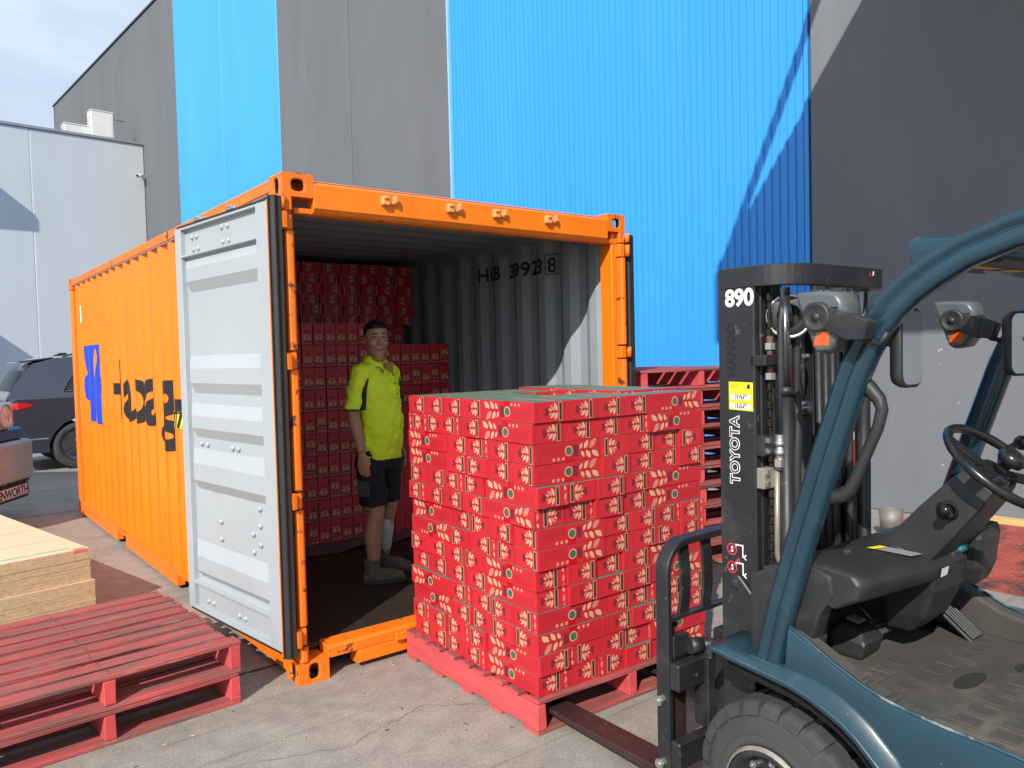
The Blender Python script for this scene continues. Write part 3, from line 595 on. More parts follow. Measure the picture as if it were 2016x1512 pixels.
# ================================================================ CARTONS
BS, BL, BH = .175, .400, .0922
def carton_mesh(kind, flip):
    m = MB(); hx, hy, hz = BS/2-.0012, BL/2-.0012, BH/2-.0008
    # materials 0 red 1 green 2 cream 3 pink 4 dark print 5 black label 6 seal 7 tape 8 kraft 9 deep red
    vs = [(-hx,-hy,-hz),(hx,-hy,-hz),(hx,hy,-hz),(-hx,hy,-hz),(-hx,-hy,hz),(hx,-hy,hz),(hx,hy,hz),(-hx,hy,hz)]
    m.add(vs, [(0,1,5,4),(1,2,6,5),(2,3,7,6),(3,0,4,7)], 0); m.add(vs, [(3,2,1,0),(4,5,6,7)], 1)
    e = .0006
    def put(face, pts, mi, lift=1):
        o = e*lift
        if face in ('front', 'back'): pts = [(max(-hx+.001, min(hx-.001, a*1.12)), max(-hz+.001, min(hz-.001, b*1.12))) for a, b in pts]
        if face == 'front': q = [(a, -hy-o, b) for a, b in pts]
        elif face == 'back': q = [(-a, hy+o, b) for a, b in pts]
        elif face == 'left': q = [(-hx-o, -a, b) for a, b in pts]
        elif face == 'right': q = [(hx+o, a, b) for a, b in pts]
        elif face == 'top': q = [(a, b, hz+o) for a, b in pts]
        m.poly(q, mi)
    def leaf(face, x, y, ang, ln, wd, mi, S=1):
        c, s_ = math.cos(ang), math.sin(ang); pts = []
        for t, w_ in ((0, 0), (.18, .62), (.42, 1), (.68, .82), (.88, .42), (1, 0), (.88, -.30), (.62, -.72), (.38, -.86), (.15, -.5)):
            a = t*ln; b = w_*wd/2; pts.append((S*(x + a*c - b*s_), S*(y + a*s_ + b*c)))
        put(face, pts, mi)
    def rect(face, x0, y0, x1, y1, mi, S=1, lift=1):
        p = [(S*x0, S*y0), (S*x1, S*y0), (S*x1, S*y1), (S*x0, S*y1)]; put(face, p, mi, lift)
    def disc(face, x, y, r, mi, S=1, lift=1, n=12): put(face, [(S*(x+r*math.cos(2*math.pi*i/n)), S*(y+r*math.sin(2*math.pi*i/n))) for i in range(n)], mi, lift)
    S = -1 if flip else 1
    for face in ('front', 'back'):
        o = 0.028 if kind == 0 else -.006
        # label bar
        rect(face, o+.018, -.037, o+.036, .037, 2, S); rect(face, o+.0205, -.0345, o+.0335, .0345, 5, S, 2)
        for k in range(5): rect(face, o+.024, -.026+k*.0115, o+.030, -.0205+k*.0115, 4, S, 3)
        # spray of leaves growing out of the bar
        bx = o+.014
        leaf(face, bx-.004, .002, R(112), .036, .017, 2, S); leaf(face, bx-.004, -.002, R(-112), .034, .016, 2, S)
        leaf(face, bx-.016, .003, R(132), .032, .015, 3, S); leaf(face, bx-.016, -.003, R(-135), .032, .015, 2, S)
        leaf(face, bx-.032, .003, R(148), .020, .010, 2, S); leaf(face, bx-.032, -.003, R(-148), .020, .010, 3, S)
        rect(face, bx-.034, -.0008, bx+.004, .0008, 9, S, 2)
        # dark word block behind the leaves
        for k in range(4): rect(face, bx-.066+k*.0052, -.016+.002*(k % 2), bx-.0626+k*.0052, .017-.002*(k % 3), 4, S)
        rect(face, bx-.0445, -.012, bx-.0430, .012, 4, S)
        if kind == 0: rect(face, -.066, -.030, -.0648, .020, 4, S); rect(face, -.060, .024, -.057, .027, 4, S)
        else:
            leaf(face, .060, -.024, R(84), .034, .015, 3, S); leaf(face, .062, .016, R(100), .022, .012, 2, S)
            rect(face, .058, -.040, .070, -.029, 3, S); rect(face, .0605, -.0375, .0675, -.0315, 0, S, 2)
            rect(face, -.078, -.035, -.0768, .030, 4, S)
    for face, T in (('left', S), ('right', -S)):
        # branch with big leaves, words, seal, small rings, lines of text
        for (x, y, a, ln, wd, mi) in ((-.138, .004, 140, .054, .030, 2), (-.124, -.005, -136, .060, .032, 3), (-.102, .004, 126, .046, .025, 2), (-.092, -.005, -124, .044, .024, 2), (-.074, .004, 118, .034, .019, 2), (-.066, -.004, -116, .032, .017, 2)):
            leaf(face, x, y, R(a), ln, wd, mi, T)
        put(face, [(T*-.165, T*.006), (T*-.120, T*-.0015), (T*-.070, T*-.002), (T*-.070, T*.0004), (T*-.120, T*.0012), (T*-.165, T*.009)], 9, 2)
        for k in range(5): rect(face, -.054+k*.0058, -.028+.003*(k % 2), -.0500+k*.0058, .027-.003*(k % 3), 4, T)
        rect(face, -.020, .010, .024, .0455, 7, T)
        disc(face, .002, -.002, .0235, 2, T, 2, 16); disc(face, .002, -.002, .0185, 6, T, 3, 14)
        leaf(face, -.010, -.012, R(50), .022, .009, 2, T) 
        for k in range(3): disc(face, .035+k*.028, .030, .0075, 2, T, 2, 10); disc(face, .035+k*.028, .030, .0045, 3, T, 3, 8)
        for k in range(11): rect(face, .040+k*.0115, -.036, .0422+k*.0115, .014-.006*((k*7) % 3), 9, T)
        rect(face, .168, -.03, .1695, .03, 4, T)
    for k in range(3): rect('top', -.07+k*.035, -.15+.02*k, -.062+k*.035, .13-.03*k, 3)
    rect('top', .045, -.16, .06, .16, 2); rect('top', -.082, -.19, -.0815, .19, 8)
    return m.mesh('carton', [CARD_RED, CARD_GREEN, CREAM, PINK, PRINT_DK, PRINT_BLK, PRINT_GRN, TAPE, KRAFT, PRINT_RED], recalc=False, weld=False)
CART = {(k, f): carton_mesh(k, f) for k in (0, 1) for f in (0, 1)}
def carton(loc, rz, label, group, upright=False, j=.0035):
    me = CART[(random.choice((0, 0, 0, 1)), random.random() < .28)]
    if upright: me = CART[(random.choice((0, 0, 0, 1)), 0)]
    o = link('carton', me, None, Vector(loc) + Vector((random.uniform(-j, j), random.uniform(-j, j), 0)))
    o.rotation_euler = (0, R(90) if upright else 0, rz + random.uniform(-.010, .010)) if not upright else (0, R(90), 0)
    if upright: o.location.x += 0
    return tag(o, label, 'carton', group)
PR = R(-1.7); P0 = Vector((.612, -1.160, .1505))
def pal(x, y, z): c, s_ = math.cos(PR), math.sin(PR); return P0 + Vector((x*c - y*s_, x*s_ + y*c, z))
TW = 4*BS + BL
GP = 'cartons stacked on the pallet'
def layer_label(k): return 'top' if k == 13 else ('bottom' if k == 0 else ORD[13-k])
for k in range(14):
    z = BH/2 + k*BH + .0006*k; typeA = (((13-k)//2) % 2 == 0); lay = layer_label(k); lay = lay + ' pallet layer' if lay in ('top', 'bottom') else lay + ' pallet layer down'
    jx, jy = random.uniform(-.006, .006), random.uniform(-.006, .006)
    def put(x, y, rz, lb): 
        pop = random.choice((0, 0, 0, .008, -.006, .014)) * (0 if k == 13 else 1)
        dx, dy = (-pop*.7, 0) if 'left face' in lb else (0, -pop)
        carton(pal(x+jx+dx, y+jy+dy, z), PR + rz, lb, GP, j=.0025)
    if typeA:
        for i in range(4): put(BS*(i+.5), BL/2, 0, 'red carton, right face, %s, %s' % (lay, 'at the near corner' if i == 0 else ORD[i] + ' from the near corner'))
        for i in range(4): put(BL/2, BL + BS*(i+.5), R(-90), 'red carton, left face, %s, %s from the far end' % (lay, ORD[3-i]))
        put(TW-BL/2, BS/2, R(90), 'red carton with its long side showing, right end of right face, %s' % lay)
        extra = [(TW-BL/2, BS*(i+.5), R(90)) for i in (1, 2, 3)] + [(TW-BS*(i+.5), TW-BL/2, R(180)) for i in range(4)]
    else:
        for i in range(4): put(BL/2, BS*(i+.5), R(-90), 'red carton, left face, %s, %s' % (lay, 'at the near corner' if i == 0 else ORD[i] + ' from the near corner'))
        for i in range(4): put(BL + BS*(i+.5), BL/2, 0, 'red carton, right face, %s, %s from the right end' % (lay, ORD[3-i]))
        put(BS/2, TW-BL/2, R(180), 'red carton with its long side showing, far end of left face, %s' % lay)
        extra = [(BS*(i+.5), TW-BL/2, R(180)) for i in (1, 2, 3)] + [(TW-BL/2, TW-BS*(i+.5), R(90)) for i in range(4)]
    if k == 13:
        for q, (x, y, rz) in enumerate(extra): carton(pal(x+jx, y+jy, z + (.012 if x > .8 else 0)), PR+rz, 'green topped carton in the top pallet layer, %s behind the front rows' % ORD[q], 'rear cartons of the top layer')
# ---- inside the container
FY = 2.06; CP = .0985; RP = .1765; Z0 = .178
GI = 'cartons stacked inside the container'
stuff = MB()
def block(x0, x1, y0, y1, z0, z1): stuff.box((x0, y0, z0), (x1, y1, z1))
cols = [(.118 + i*CP) for i in range(23)]
for ci, cx in enumerate(cols):
    rows = 10 if cx < 1.50 else 9
    for r in range(rows):
        z = Z0 + (r+.5)*RP; seen = (cx >= .75 and (cx < 1.76 or r >= 6))
        yo = random.uniform(-.006, .006)
        if seen:
            lb = 'red carton standing in the container, %s row up, %s column from the left wall' % (ORD[r], ORD[ci] if ci < 20 else ('twenty-first', 'twenty-second', 'twenty-third')[ci-20])
            carton((cx, FY+BL/2+yo, z), 0, lb, GI, True, .0015)
        else: block(cx-CP*.48, cx+CP*.48, FY+yo, FY+BL+yo, z-RP*.495, z+RP*.495)
for ci, cx in enumerate(cols):
    if 1.50 <= cx < 2.15: carton((cx, FY+.46+BL/2, Z0+9.5*RP), 0, 'dim red carton set back on the container stack, %s from its right end' % ORD[max(0, 20-ci)], 'set back row of cartons', True, .001)
for r in range(6):
    z = Z0 + 10*RP + .005 + (r+.5)*BH*.985
    if z + BH/2 > 2.52: break
    for ci in range(12):
        x = .165 + ci*.186 + (.03 if r % 2 else 0)
        if x > 2.33: continue
        if x > 1.05: carton((x, FY+.55+BL/2, z), 0, 'dim red carton lying flat inside, %s flat row up, %s from the left wall' % (ORD[r], ORD[ci]), 'flat cartons at the top of the load', False, .002)
        else: block(x-.09, x+.09, FY+.55, FY+.95, z-.046, z+.046)
block(.07, 2.36, FY+.96, 5.9, .17, 2.40)
so_ = tag(stuff.build('carton_stack', CARD_RED), 'rest of the red cartons packed deep inside the container', 'cartons', None, 'stuff')
m = MB(); N = 30
vs = []; fs = []
for j in range(5):
    for i in range(N+1):
        x = .08 + i*(2.28/N); vs.append((x, FY-.30+j*.08 + .02*math.sin(i*1.3), .166 + .010*(1+math.sin(i*.9+j)) * (j < 4) + .012*(j > 2)))
for j in range(4):
    for i in range(N): fs.append((j*(N+1)+i, j*(N+1)+i+1, (j+1)*(N+1)+i+1, (j+1)*(N+1)+i))
m.add(vs, fs, 0, True); tag(m.build('slip_sheet', pmat('grey_plastic_sheet', (.11, .095, .11), .35, var=.2)), 'grey plastic slip sheet under the cartons on the container floor', 'plastic sheet')

# ================================================================ PARTICLE BOARD
BC = Vector((-.585, 2.0, 0)); BA = R(-10.3)
SHT = .0235
cb = MB(); 
for k in range(19):
    m = MB(); m.box((-1.22, 0, 0), (0, 2.44, SHT-.0008), 0)
    me = m.mesh('particle_board_sheet', [CHIP, CHIP_TOP], bevel=.0008)
    for p in me.polygons:
        if p.normal.z > .9: p.material_index = 1
    ox = .020 if k < 10 else (0 if k < 17 else -.004); oy = -.012 if k < 10 else 0
    rot = -BA if False else R(10.3)
    o = link('particle_board_sheet', me, None, BC + Vector((ox + random.uniform(-.002, .002), oy + random.uniform(-.002, .002), .005 + k*SHT)), rot)
    tag(o, 'topmost particle board sheet of the stack, with a green strap mark' if k == 18 else 'particle board sheet, %s from the top of the stack' % ORD[18-k], 'board', 'sheets in the particle board stack')
    if k == 18:
        gs = pmat('green_paint_mark', (.16, .52, .34), .6, var=.2, vscale=9, wear=((.62, .50, .33), 6, .60, .1))
        MB().box((-1.215, .085, SHT), (-.09, .115, SHT+.001)).build('strap_mark', gs, o)
        MB().box((-1.215, .46, SHT), (-.05, .468, SHT+.0006)).build('strap_mark', pmat('faint_mark', (.50, .42, .28), .8), o)
        MB().box((-1.215, .95, SHT), (-.05, .956, SHT+.0006)).build('strap_mark', MATS['faint_mark'], o)
        m = MB(); m.box((-.095, -.0012, .003), (-.012, .0, SHT-.003)); m.box((-.088, .002, SHT), (-.018, .045, SHT+.001)); m.build('red_mark', pmat('red_spray', (.62, .13, .12), .7, var=.2, wear=((.55, .40, .24), 18, .58, .1)), o)

# ================================================================ RED RAMP PLATE AND TIMBER AT THE WALL
PLATE = pmat('rusty_red_plate', (.36, .07, .048), .75, var=.3, vscale=3, wear=((.055, .036, .032), 2.6, .49, .12), wear2=((.55, .22, .17), 6, .60, .12), bump=.3)
rp_ = tag(empty('ramp_plate', (4.15, -1.43, 0)), 'rusty red chequer plate ramp lying against the charcoal wall', 'ramp')
m = MB(); pl = [(0, 0), (1.25, 1.02), (1.72, 1.02), (1.98, -2.6), (-.05, -2.6)]
def pz(x): return .012 + .075*max(0, x)/1.9
m.add([(x, y, pz(x)) for x, y in pl] + [(x, y, max(.001, pz(x)-.012)) for x, y in pl], [(0,1,2,3,4)] + [(i, (i+1) % 5, 5+(i+1) % 5, 5+i) for i in range(5)] + [(9,8,7,6,5)])
m.build('plate', PLATE, rp_)
tm = MB()
for i in range(46):
    for j in range(62):
        x = .03 + i*.042; y = -2.55 + j*.058 + (.029 if i % 2 else 0)
        if y > min(1.0, x*.816 - .02) or y > 1.0 or x > 1.72 + max(0, (1.02-y))*.07: continue
        a = R(45) if (i+j) % 2 else R(-45); c, s_ = math.cos(a)*.014, math.sin(a)*.014; nx, ny = -math.sin(a)*.0045, math.cos(a)*.0045; z = pz(x)
        tm.add([(x-c, y-s_, z+.0005), (x+nx, y+ny, z+.0005), (x+c, y+s_, z+.0005), (x-nx, y-ny, z+.0005), (x, y, z+.0045)], [(0,1,4),(1,2,4),(2,3,4),(3,0,4)])
tr = tm.build('tread_pattern', PLATE, rp_, recalc=False, weld=False); tr['kind'] = 'stuff'
m = MB(); m.tube([(.02, .05, .02), (-.06, .03, .035), (-.08, -.03, .03), (-.02, -.06, .02)], .012, 8); m.build('lifting_loop', BLACK_STEEL, rp_)
PINE = pmat('yellow_pine', (.62, .42, .16), .65, var=.15, vscale=4, stretch=(6, .6, 6), bump=.2, wear=((.50, .30, .12), 6, .60, .1))
o = MB().box((-.10, -3.4, 0), (.0, 0, .09)).build('timber_beam', PINE, None, WP + WD*(-.30) - WN*.02, -WA); 
tag(o, 'long yellow timber beam lying along the foot of the charcoal wall', 'timber')
o = MB().box((-.32, -.30, 0), (0, 0, .17)).build('timber_block', PINE, None, (5.28, .02, 0), R(-14), bevel=.004); tag(o, 'short yellow timber block on the ground beside the ramp', 'timber')
m = MB(); m.lathe((0, 0, 0), (0, 0, 1), [(0, .0), (0, .085), (.19, .100), (.19, .094), (.02, .08), (.02, 0)], 24); o = m.build('steel_pot', pmat('dull_tin', (.22, .20, .18), .6, metal=.4, var=.3, vscale=9, wear=((.16, .08, .05), 9, .58, .1))); o.location = (5.13, -.52, pz(.98)+.004)
tag(o, 'small dull metal pot standing on the ramp behind the forklift', 'pot')

# ================================================================ LITTER ON THE YARD
rl = random.Random(11); ch2 = MB()
for _ in range(150):
    zone = rl.choice(((-1.6, .9, -1.6, .0), (-.6, .6, -2.2, .3), (.2, 3.4, -1.9, .2), (2.4, 5.6, -2.2, .6), (-.5, .0, .3, 3.6)))
    x, y = rl.uniform(zone[0], zone[1]), rl.uniform(zone[2], zone[3]); a = rl.uniform(0, 6.28); ln = rl.uniform(.006, .035); wd = rl.uniform(.002, .007); h_ = rl.uniform(.001, .004)
    if 0 < x < 2.44 and y > 0: continue
    c_, s_ = math.cos(a), math.sin(a)
    q = [(x + c_*u*ln - s_*v*wd, y + s_*u*ln + c_*v*wd) for u, v in ((-.5, -.5), (.5, -.3), (.45, .5), (-.4, .4))]
    ch2.prism([(px, py, .0015) for px, py in q], (0, 0, h_), rl.choice((0, 0, 1, 2)))
lt = ch2.build('litter', [WOOD_BARE, WOOD_RED, pmat('dark_grit', (.05, .045, .04), .9)]); tag(lt, 'wood splinters and grit scattered over the concrete', 'litter', None, 'stuff')
CRACK = pmat('concrete_crack', (.13, .118, .10), .9, var=.3)
for pts in (((-1.2, -.75), (-.55, -.55), (-.1, -.72), (.35, -.60), (.62, -.80)), ((3.2, -.9), (3.7, -1.25), (3.75, -1.9), (4.05, -2.4)), ((-.35, 3.4), (-.15, 4.2), (-.32, 5.0))):
    P_ = []
    for a, b in zip(pts[:-1], pts[1:]):
        for i in range(14): t = i/14; P_.append(Vector((a[0]+(b[0]-a[0])*t + rl.uniform(-.012, .012), a[1]+(b[1]-a[1])*t + rl.uniform(-.012, .012))))
    j = MB(); strip(P_, .0024, .0042, j); j.build('crack', CRACK, gr)
# ================================================================ FORKLIFT
fk = tag(empty('forklift', (1.035, -2.41, 0), R(-1.5)), 'teal forklift with black mast lifting the pallet of red cartons', 'forklift')
# ---- wheels
def fwheel(x, y, r, wd, side, rim_r):
    c = Vector((x, y, r)); ax = Vector((side, 0, 0))           # side = outward
    k = r/.295
    m = MB(); m.lathe(c, ax, [(-wd*.30, rim_r*.96), (.028*k, rim_r*.96), (.040*k, rim_r*.90), (.036*k, rim_r*.80), (-.010*k, rim_r*.74), (-.020*k, rim_r*.52), (-.012*k, rim_r*.50), (-.012*k, 0.001)], 40)
    rim = m.build('wheel', BLACK_STEEL, fk)
    m = MB(); m.lathe(c, ax, [(.030*k, rim_r*1.0), (.036*k, rim_r*.985), (.041*k, rim_r*.93)], 40); m.build('rim_edge', pmat('worn_rim_edge', (.30, .28, .24), .5, metal=.4, var=.4, vscale=20), rim)
    m = MB(); m.lathe(c, ax, [(wd*.0-wd*.92, rim_r*.97), (-wd*.98, r*.80), (-wd*.93, r*.93), (-wd*.86, r*.935), (-wd*.12, r*.935), (-.004, r*.92), (.012*k, r*.80), (.022*k, r*.70), (.024*k, rim_r*1.16), (.030*k, rim_r*1.10), (.028*k, rim_r*1.01), (.0, rim_r*.95)], 72)
    # shoulder lugs, staggered left and right
    n = 22; rot = lambda a: Matrix.Rotation(a, 3, ax)
    for i in range(n):
        a = 2*math.pi*i/n; da = 2*math.pi/n*.74
        for half in (0, 1):
            aa = a + (math.pi/n if half else 0)
            x0, x1 = (-wd*.46, .004) if not half else (-wd*.97, -wd*.42)
            ring0 = []; ring1 = []
            for t in (0, .5, 1):
                q = rot(aa + da*t - da/2)
                base = Vector((0, 0, 1)); d = q @ base
                if not half: sec = [(x0, r*.945), (x0+wd*.03, r*.997), (-wd*.10, r*1.0), (-.004, r*.985), (.006, r*.94), (.013*k, r*.855), (.004, r*.85)]
                else: sec = [(x0+.004, r*.85), (x0, r*.94), (x0+.012, r*.985), (x0+wd*.12, r*1.0), (x1-wd*.03, r*.997), (x1, r*.945), (x1, r*.90)]
                ring0.append([c + ax*h + d*rr for h, rr in sec])
            m.loft(ring0, 0, False, True)
    m.build('tyre', TYRE, rim, recalc=True, weld=False)
    m = MB()
    m.lathe(c, ax, [(.0242*k, r*.665), (.0262*k, r*.66), (.0242*k, r*.655)], 60); m.lathe(c, ax, [(.0248*k, r*.60), (.0268*k, r*.595), (.0248*k, r*.59)], 60); m.build('sidewall_ring', TYRE, rim)
    m = MB(); m.lathe(c, ax, [(-.012*k, rim_r*.46), (.0, rim_r*.44), (.008, rim_r*.30), (.03*k, rim_r*.26), (.034*k, .001)], 24); m.build('hub', pmat('rusty_hub', (.10, .06, .045), .6, metal=.3, var=.4, vscale=20, wear=((.32, .28, .24), 25, .6, .08)), rim)
    for i in range(8):
        q = rot(2*math.pi*i/8) @ Vector((0, 0, rim_r*.63)); p = c + q
        m = MB(); m.cyl(p + ax*(-.02*k), p + ax*(.004*k), .0125*k, n=6, sm=False); m.cyl(p + ax*(.004*k), p + ax*.014*k, .006*k, n=8); m.build('wheel_nut', STEEL, rim)
    return rim
fwheel(-.51, .022, .282, .165, -1, .155); fwheel(.51, .022, .282, .165, 1, .155)
fwheel(-.44, -1.40, .235, .14, -1, .125); fwheel(.44, -1.40, .235, .14, 1, .125)
# ---- mast
mast = empty('mast', (0, 0, 0)); mast.parent = fk
for s_ in (-1, 1):
    m = MB(); a, b = (-.335, -.300) if s_ < 0 else (.300, .335)
    m.box((a, .197, .10), (b, .345, 1.93))
    i0, i1 = (-.2995, -.262) if s_ < 0 else (.262, .2995)
    m.box((i0, .305, .10), (i1, .345, 1.90)); m.box((i0, .197, .10), (i1, .222, 1.90))
    m.build('outer_rail', BLACK_STEEL, mast, bevel=.005)
    m = MB(); a, b = (-.258, -.235) if s_ < 0 else (.235, .258)
    m.box((a, .18, .16), (b, .33, 1.88)); i0, i1 = (-.2345, -.20) if s_ < 0 else (.20, .2345)
    m.box((i0, .295, .16), (i1, .33, 1.88)); m.box((i0, .18, .16), (i1, .20, 1.88)); m.build('inner_rail', BLACK_STEEL, mast, bevel=.004)
    m = MB(); a, b = (-.196, -.176) if s_ < 0 else (.176, .196)
    m.box((a, .20, .2), (b, .315, 1.80)); m.build('carriage_rail', BLACK_STEEL, mast, bevel=.003)
    x = s_*.245
    m = MB(); m.cyl((x, .14, .18), (x, .14, 1.50), .024, n=20); m.cyl((x, .14, 1.50), (x, .14, 1.53), .028, n=20); lc = m.build('lift_cylinder', BLACK_STEEL, mast)
    m = MB(); m.cyl((x, .14, 1.53), (x, .14, 1.86), .017, n=16); m.build('cylinder_rod', pmat('oily_rod', (.20, .20, .21), .25, metal=.9, var=.2), lc)
    # chain
    m = MB()
    for i in range(52): z = .30 + i*.030; m.cbox((s_*.285, .172, z), (.020 if i % 2 else .012, .010, .026))
    c_ = m.build('chain', pmat('greasy_chain', (.035, .025, .018), .5, metal=.4, var=.5, vscale=40), mast, bevel=.0015)
    m = MB(); m.cyl((s_*.285, .172, 1.56), (s_*.285, .172, 1.70), .011, n=10); m.build('chain_anchor', pmat('rusty_anchor', (.12, .06, .045), .7, metal=.3, var=.4, vscale=30), mast)
    for zz in (1.555, 1.655):
        m = MB(); m.cyl((s_*.285, .172, zz), (s_*.285, .172, zz+.022), .018, n=6, sm=False); m.build('nut', STEEL, mast)
    m = MB(); m.box((s_*.285-.05, .155, 1.600), (s_*.285+.045, .215, 1.638)); m.build('chain_bracket', BLACK_STEEL, mast, bevel=.004)
# tie beam bowing back over the top
m = MB(); path = [(-.318, .335, 1.8985), (-.318, .25, 1.8985)] + [(-.188-.13*math.cos(R(a)), .205-.13*math.sin(R(a)), 1.8985) for a in range(0, 91, 9)] + [(0, .073, 1.8985)] + [(.188+.13*math.sin(R(a)), .205-.13*math.cos(R(a)), 1.8985) for a in range(0, 91, 9)] + [(.318, .25, 1.8985), (.318, .335, 1.8985)]; NP = len(path)-1
rings = []
for i, p in enumerate(path):
    P = Vector(p); t = (Vector(path[min(i+1, NP)])-Vector(path[max(i-1, 0)])).normalized(); n = Vector((-t.y, t.x, 0))
    rings.append([P + n*.020 + Vector((0, 0, -.034)), P + n*.020 + Vector((0, 0, .036)), P - n*.020 + Vector((0, 0, .036)), P - n*.020 + Vector((0, 0, -.034))])
m.loft(rings, 0, False); tb = m.build('tie_beam', BLACK_STEEL, mast, bevel=.003, ang=60)
m = MB(); q0 = Vector((.13, .0515, 1.905)); m.poly([q0, q0+Vector((.012, 0, .0)), q0+Vector((.006, 0, .018))], 0); m.poly([q0+Vector((.022, 0, .0)), q0+Vector((.030, 0, .004)), q0+Vector((.034, 0, .018)), q0+Vector((.022, 0, .016))], 1); m.build('beam_mark', [pmat('red_mark_print', (.55, .03, .03), .5), WHITE], tb, recalc=False)
MB().box((-.199, .255, 1.70), (.199, .30, 1.79)).build('cross_beam', BLACK_STEEL, mast, bevel=.005)
MB().box((-.199, .26, .95), (.199, .295, 1.03)).build('cross_beam', BLACK_STEEL, mast, bevel=.005)
MB().box((-.30, .10, .26), (.30, .16, .38)).build('cross_beam', BLACK_STEEL, mast, bevel=.008)
m = MB(); m.cyl((-.045, .225, .25), (-.045, .225, 1.42), .047, n=28); fc = m.build('free_lift_cylinder', pmat('grey_black_cylinder', (.022, .022, .023), .5, var=.3, metal=.1), mast)
m = MB(); m.cyl((-.045, .225, 1.42), (-.045, .225, 1.47), .052, n=28); m.cyl((-.045, .225, 1.47), (-.045, .225, 1.72), .026, n=20); m.build('cylinder_rod', MATS['oily_rod'], fc)
for x in (.03, .075, .12): 
    m = MB(); m.tube([(x, .19, .3), (x+.004, .185, 1.0), (x-.003, .19, 1.78)], .012, 8); m.build('hose', BLACK_PLASTIC, mast)
m = MB(); m.tube([(.155, .165, .32), (.16, .150, .9), (.165, .150, 1.3), (.16, .16, 1.82)], .015, 8); m.build('hose', BLACK_PLASTIC, mast)
# hose pulley and hose on the left
m = MB(); m.lathe((-.215, .145, 1.765), (.80, .6, 0), [(-.018, .040), (-.018, .070), (-.012, .075), (-.006, .066), (.006, .066), (.012, .075), (.018, .070), (.018, .040)], 28); pu = m.build('hose_pulley', BLACK_STEEL, mast)
m = MB(); m.lathe((-.215, .145, 1.765), (.80, .6, 0), [(-.0185, .066), (-.021, .071), (-.0185, .075)], 28); m.build('pulley_edge', STEEL, pu)
m = MB(); m.tube([(-.262, .150, 1.36), (-.264, .145, 1.55), (-.262, .145, 1.74), (-.250, .145, 1.80), (-.225, .145, 1.838), (-.195, .145, 1.828), (-.172, .145, 1.78), (-.168, .15, 1.5), (-.172, .152, 1.2), (-.176, .155, .8)], .0125, 10); m.build('hose', BLACK_PLASTIC, mast)
m = MB(); m.tube([(-.205, .135, .5), (-.212, .125, 1.0), (-.222, .115, 1.30), (-.205, .12, 1.42), (-.20, .13, 1.5)], .015, 10); m.build('hose', BLACK_PLASTIC, mast)
TAN = pmat('tan_steel_tube', (.33, .30, .25), .4, metal=.4, var=.15)
m = MB(); m.tube([(-.268, .160, 1.25), (-.266, .165, 1.0), (-.262, .168, .96), (-.255, .150, .90), (-.235, .125, .83), (-.21, .11, .72)], .010, 10); m.build('steel_tube', TAN, mast)
m = MB(); m.cyl((-.264, .152, 1.25), (-.264, .152, 1.37), .017, n=12); m.cyl((-.264, .152, 1.262), (-.264, .152, 1.288), .0215, n=6, sm=False); m.cyl((-.264, .152, 1.30), (-.264, .152, 1.318), .020, n=12); m.cyl((-.264, .152, 1.33), (-.264, .152, 1.348), .020, n=12); m.build('hose_fitting', STEEL, mast)
for z in (1.335, 1.225):
    m = MB(); m.box((-.3335, .165, z-.035), (-.275, .196, z+.035)); br = m.build('bolted_plate', BLACK_STEEL if z > 1.3 else TAN, mast, bevel=.003)
    for dz in (-.018, .018): 
        m = MB(); m.cyl((-.318, .166, z+dz), (-.318, .158, z+dz), .010, n=6, sm=False); m.build('bolt', STEEL, br)
m = MB(); m.box((-.1955, .15, 1.60), (-.13, .20, 1.66)); m.build('stop_bracket', BLACK_STEEL, mast, bevel=.003)
m = MB(); m.cyl((-.13, .17, 1.63), (-.10, .16, 1.63), .011, n=10); m.cyl((-.10, .16, 1.63), (-.085, .155, 1.63), .007, n=8); m.build('grease_fitting', STEEL, mast)
for x in (-.10, -.06, .05, .10):
    m = MB(); m.cyl((x, .100, 1.84), (x, .084, 1.84), .013, n=8); m.build('bolt', STEEL, mast)
for x, w_, y0, y1 in ((-.125, .022, .21, .30), (.155, .03, .20, .31), (.09, .02, .24, .33), (.035, .024, .26, .33)):
    MB().box((x-w_/2, y0, .25), (x+w_/2, y1, 1.80)).build('third_rail', BLACK_STEEL, mast, bevel=.003)
# gauge strips
for (x, y, z0, z1) in ((-.16, .165, 1.0, 1.25), (.215, .165, 1.10, 1.35)):
    m = MB(); m.box((x-.006, y-.002, z0), (x+.006, y, z1), 0); m.box((x-.006, y-.0035, z0+.05), (x+.006, y-.002, z1-.04), 1); m.build('marker_strip', [WHITE, MATS['red_mark_print']], mast)
# bracket shapes cast on the lower rail
m = MB(); m.prism([(-.3355, .30, .845), (-.3355, .285, .885), (-.3355, .265, .885), (-.3355, .205, .825), (-.3355, .197, .80), (-.3355, .197, .45), (-.3355, .25, .45), (-.3355, .255, .76), (-.3355, .27, .835)], (-.012, 0, 0)); m.build('tilt_bracket', BLACK_STEEL, mast, bevel=.004)
m = MB(); m.cbox((-.342, .27, .66), (.012, .05, .03)); m.build('lifting_eye', BLACK_STEEL, mast, bevel=.006)
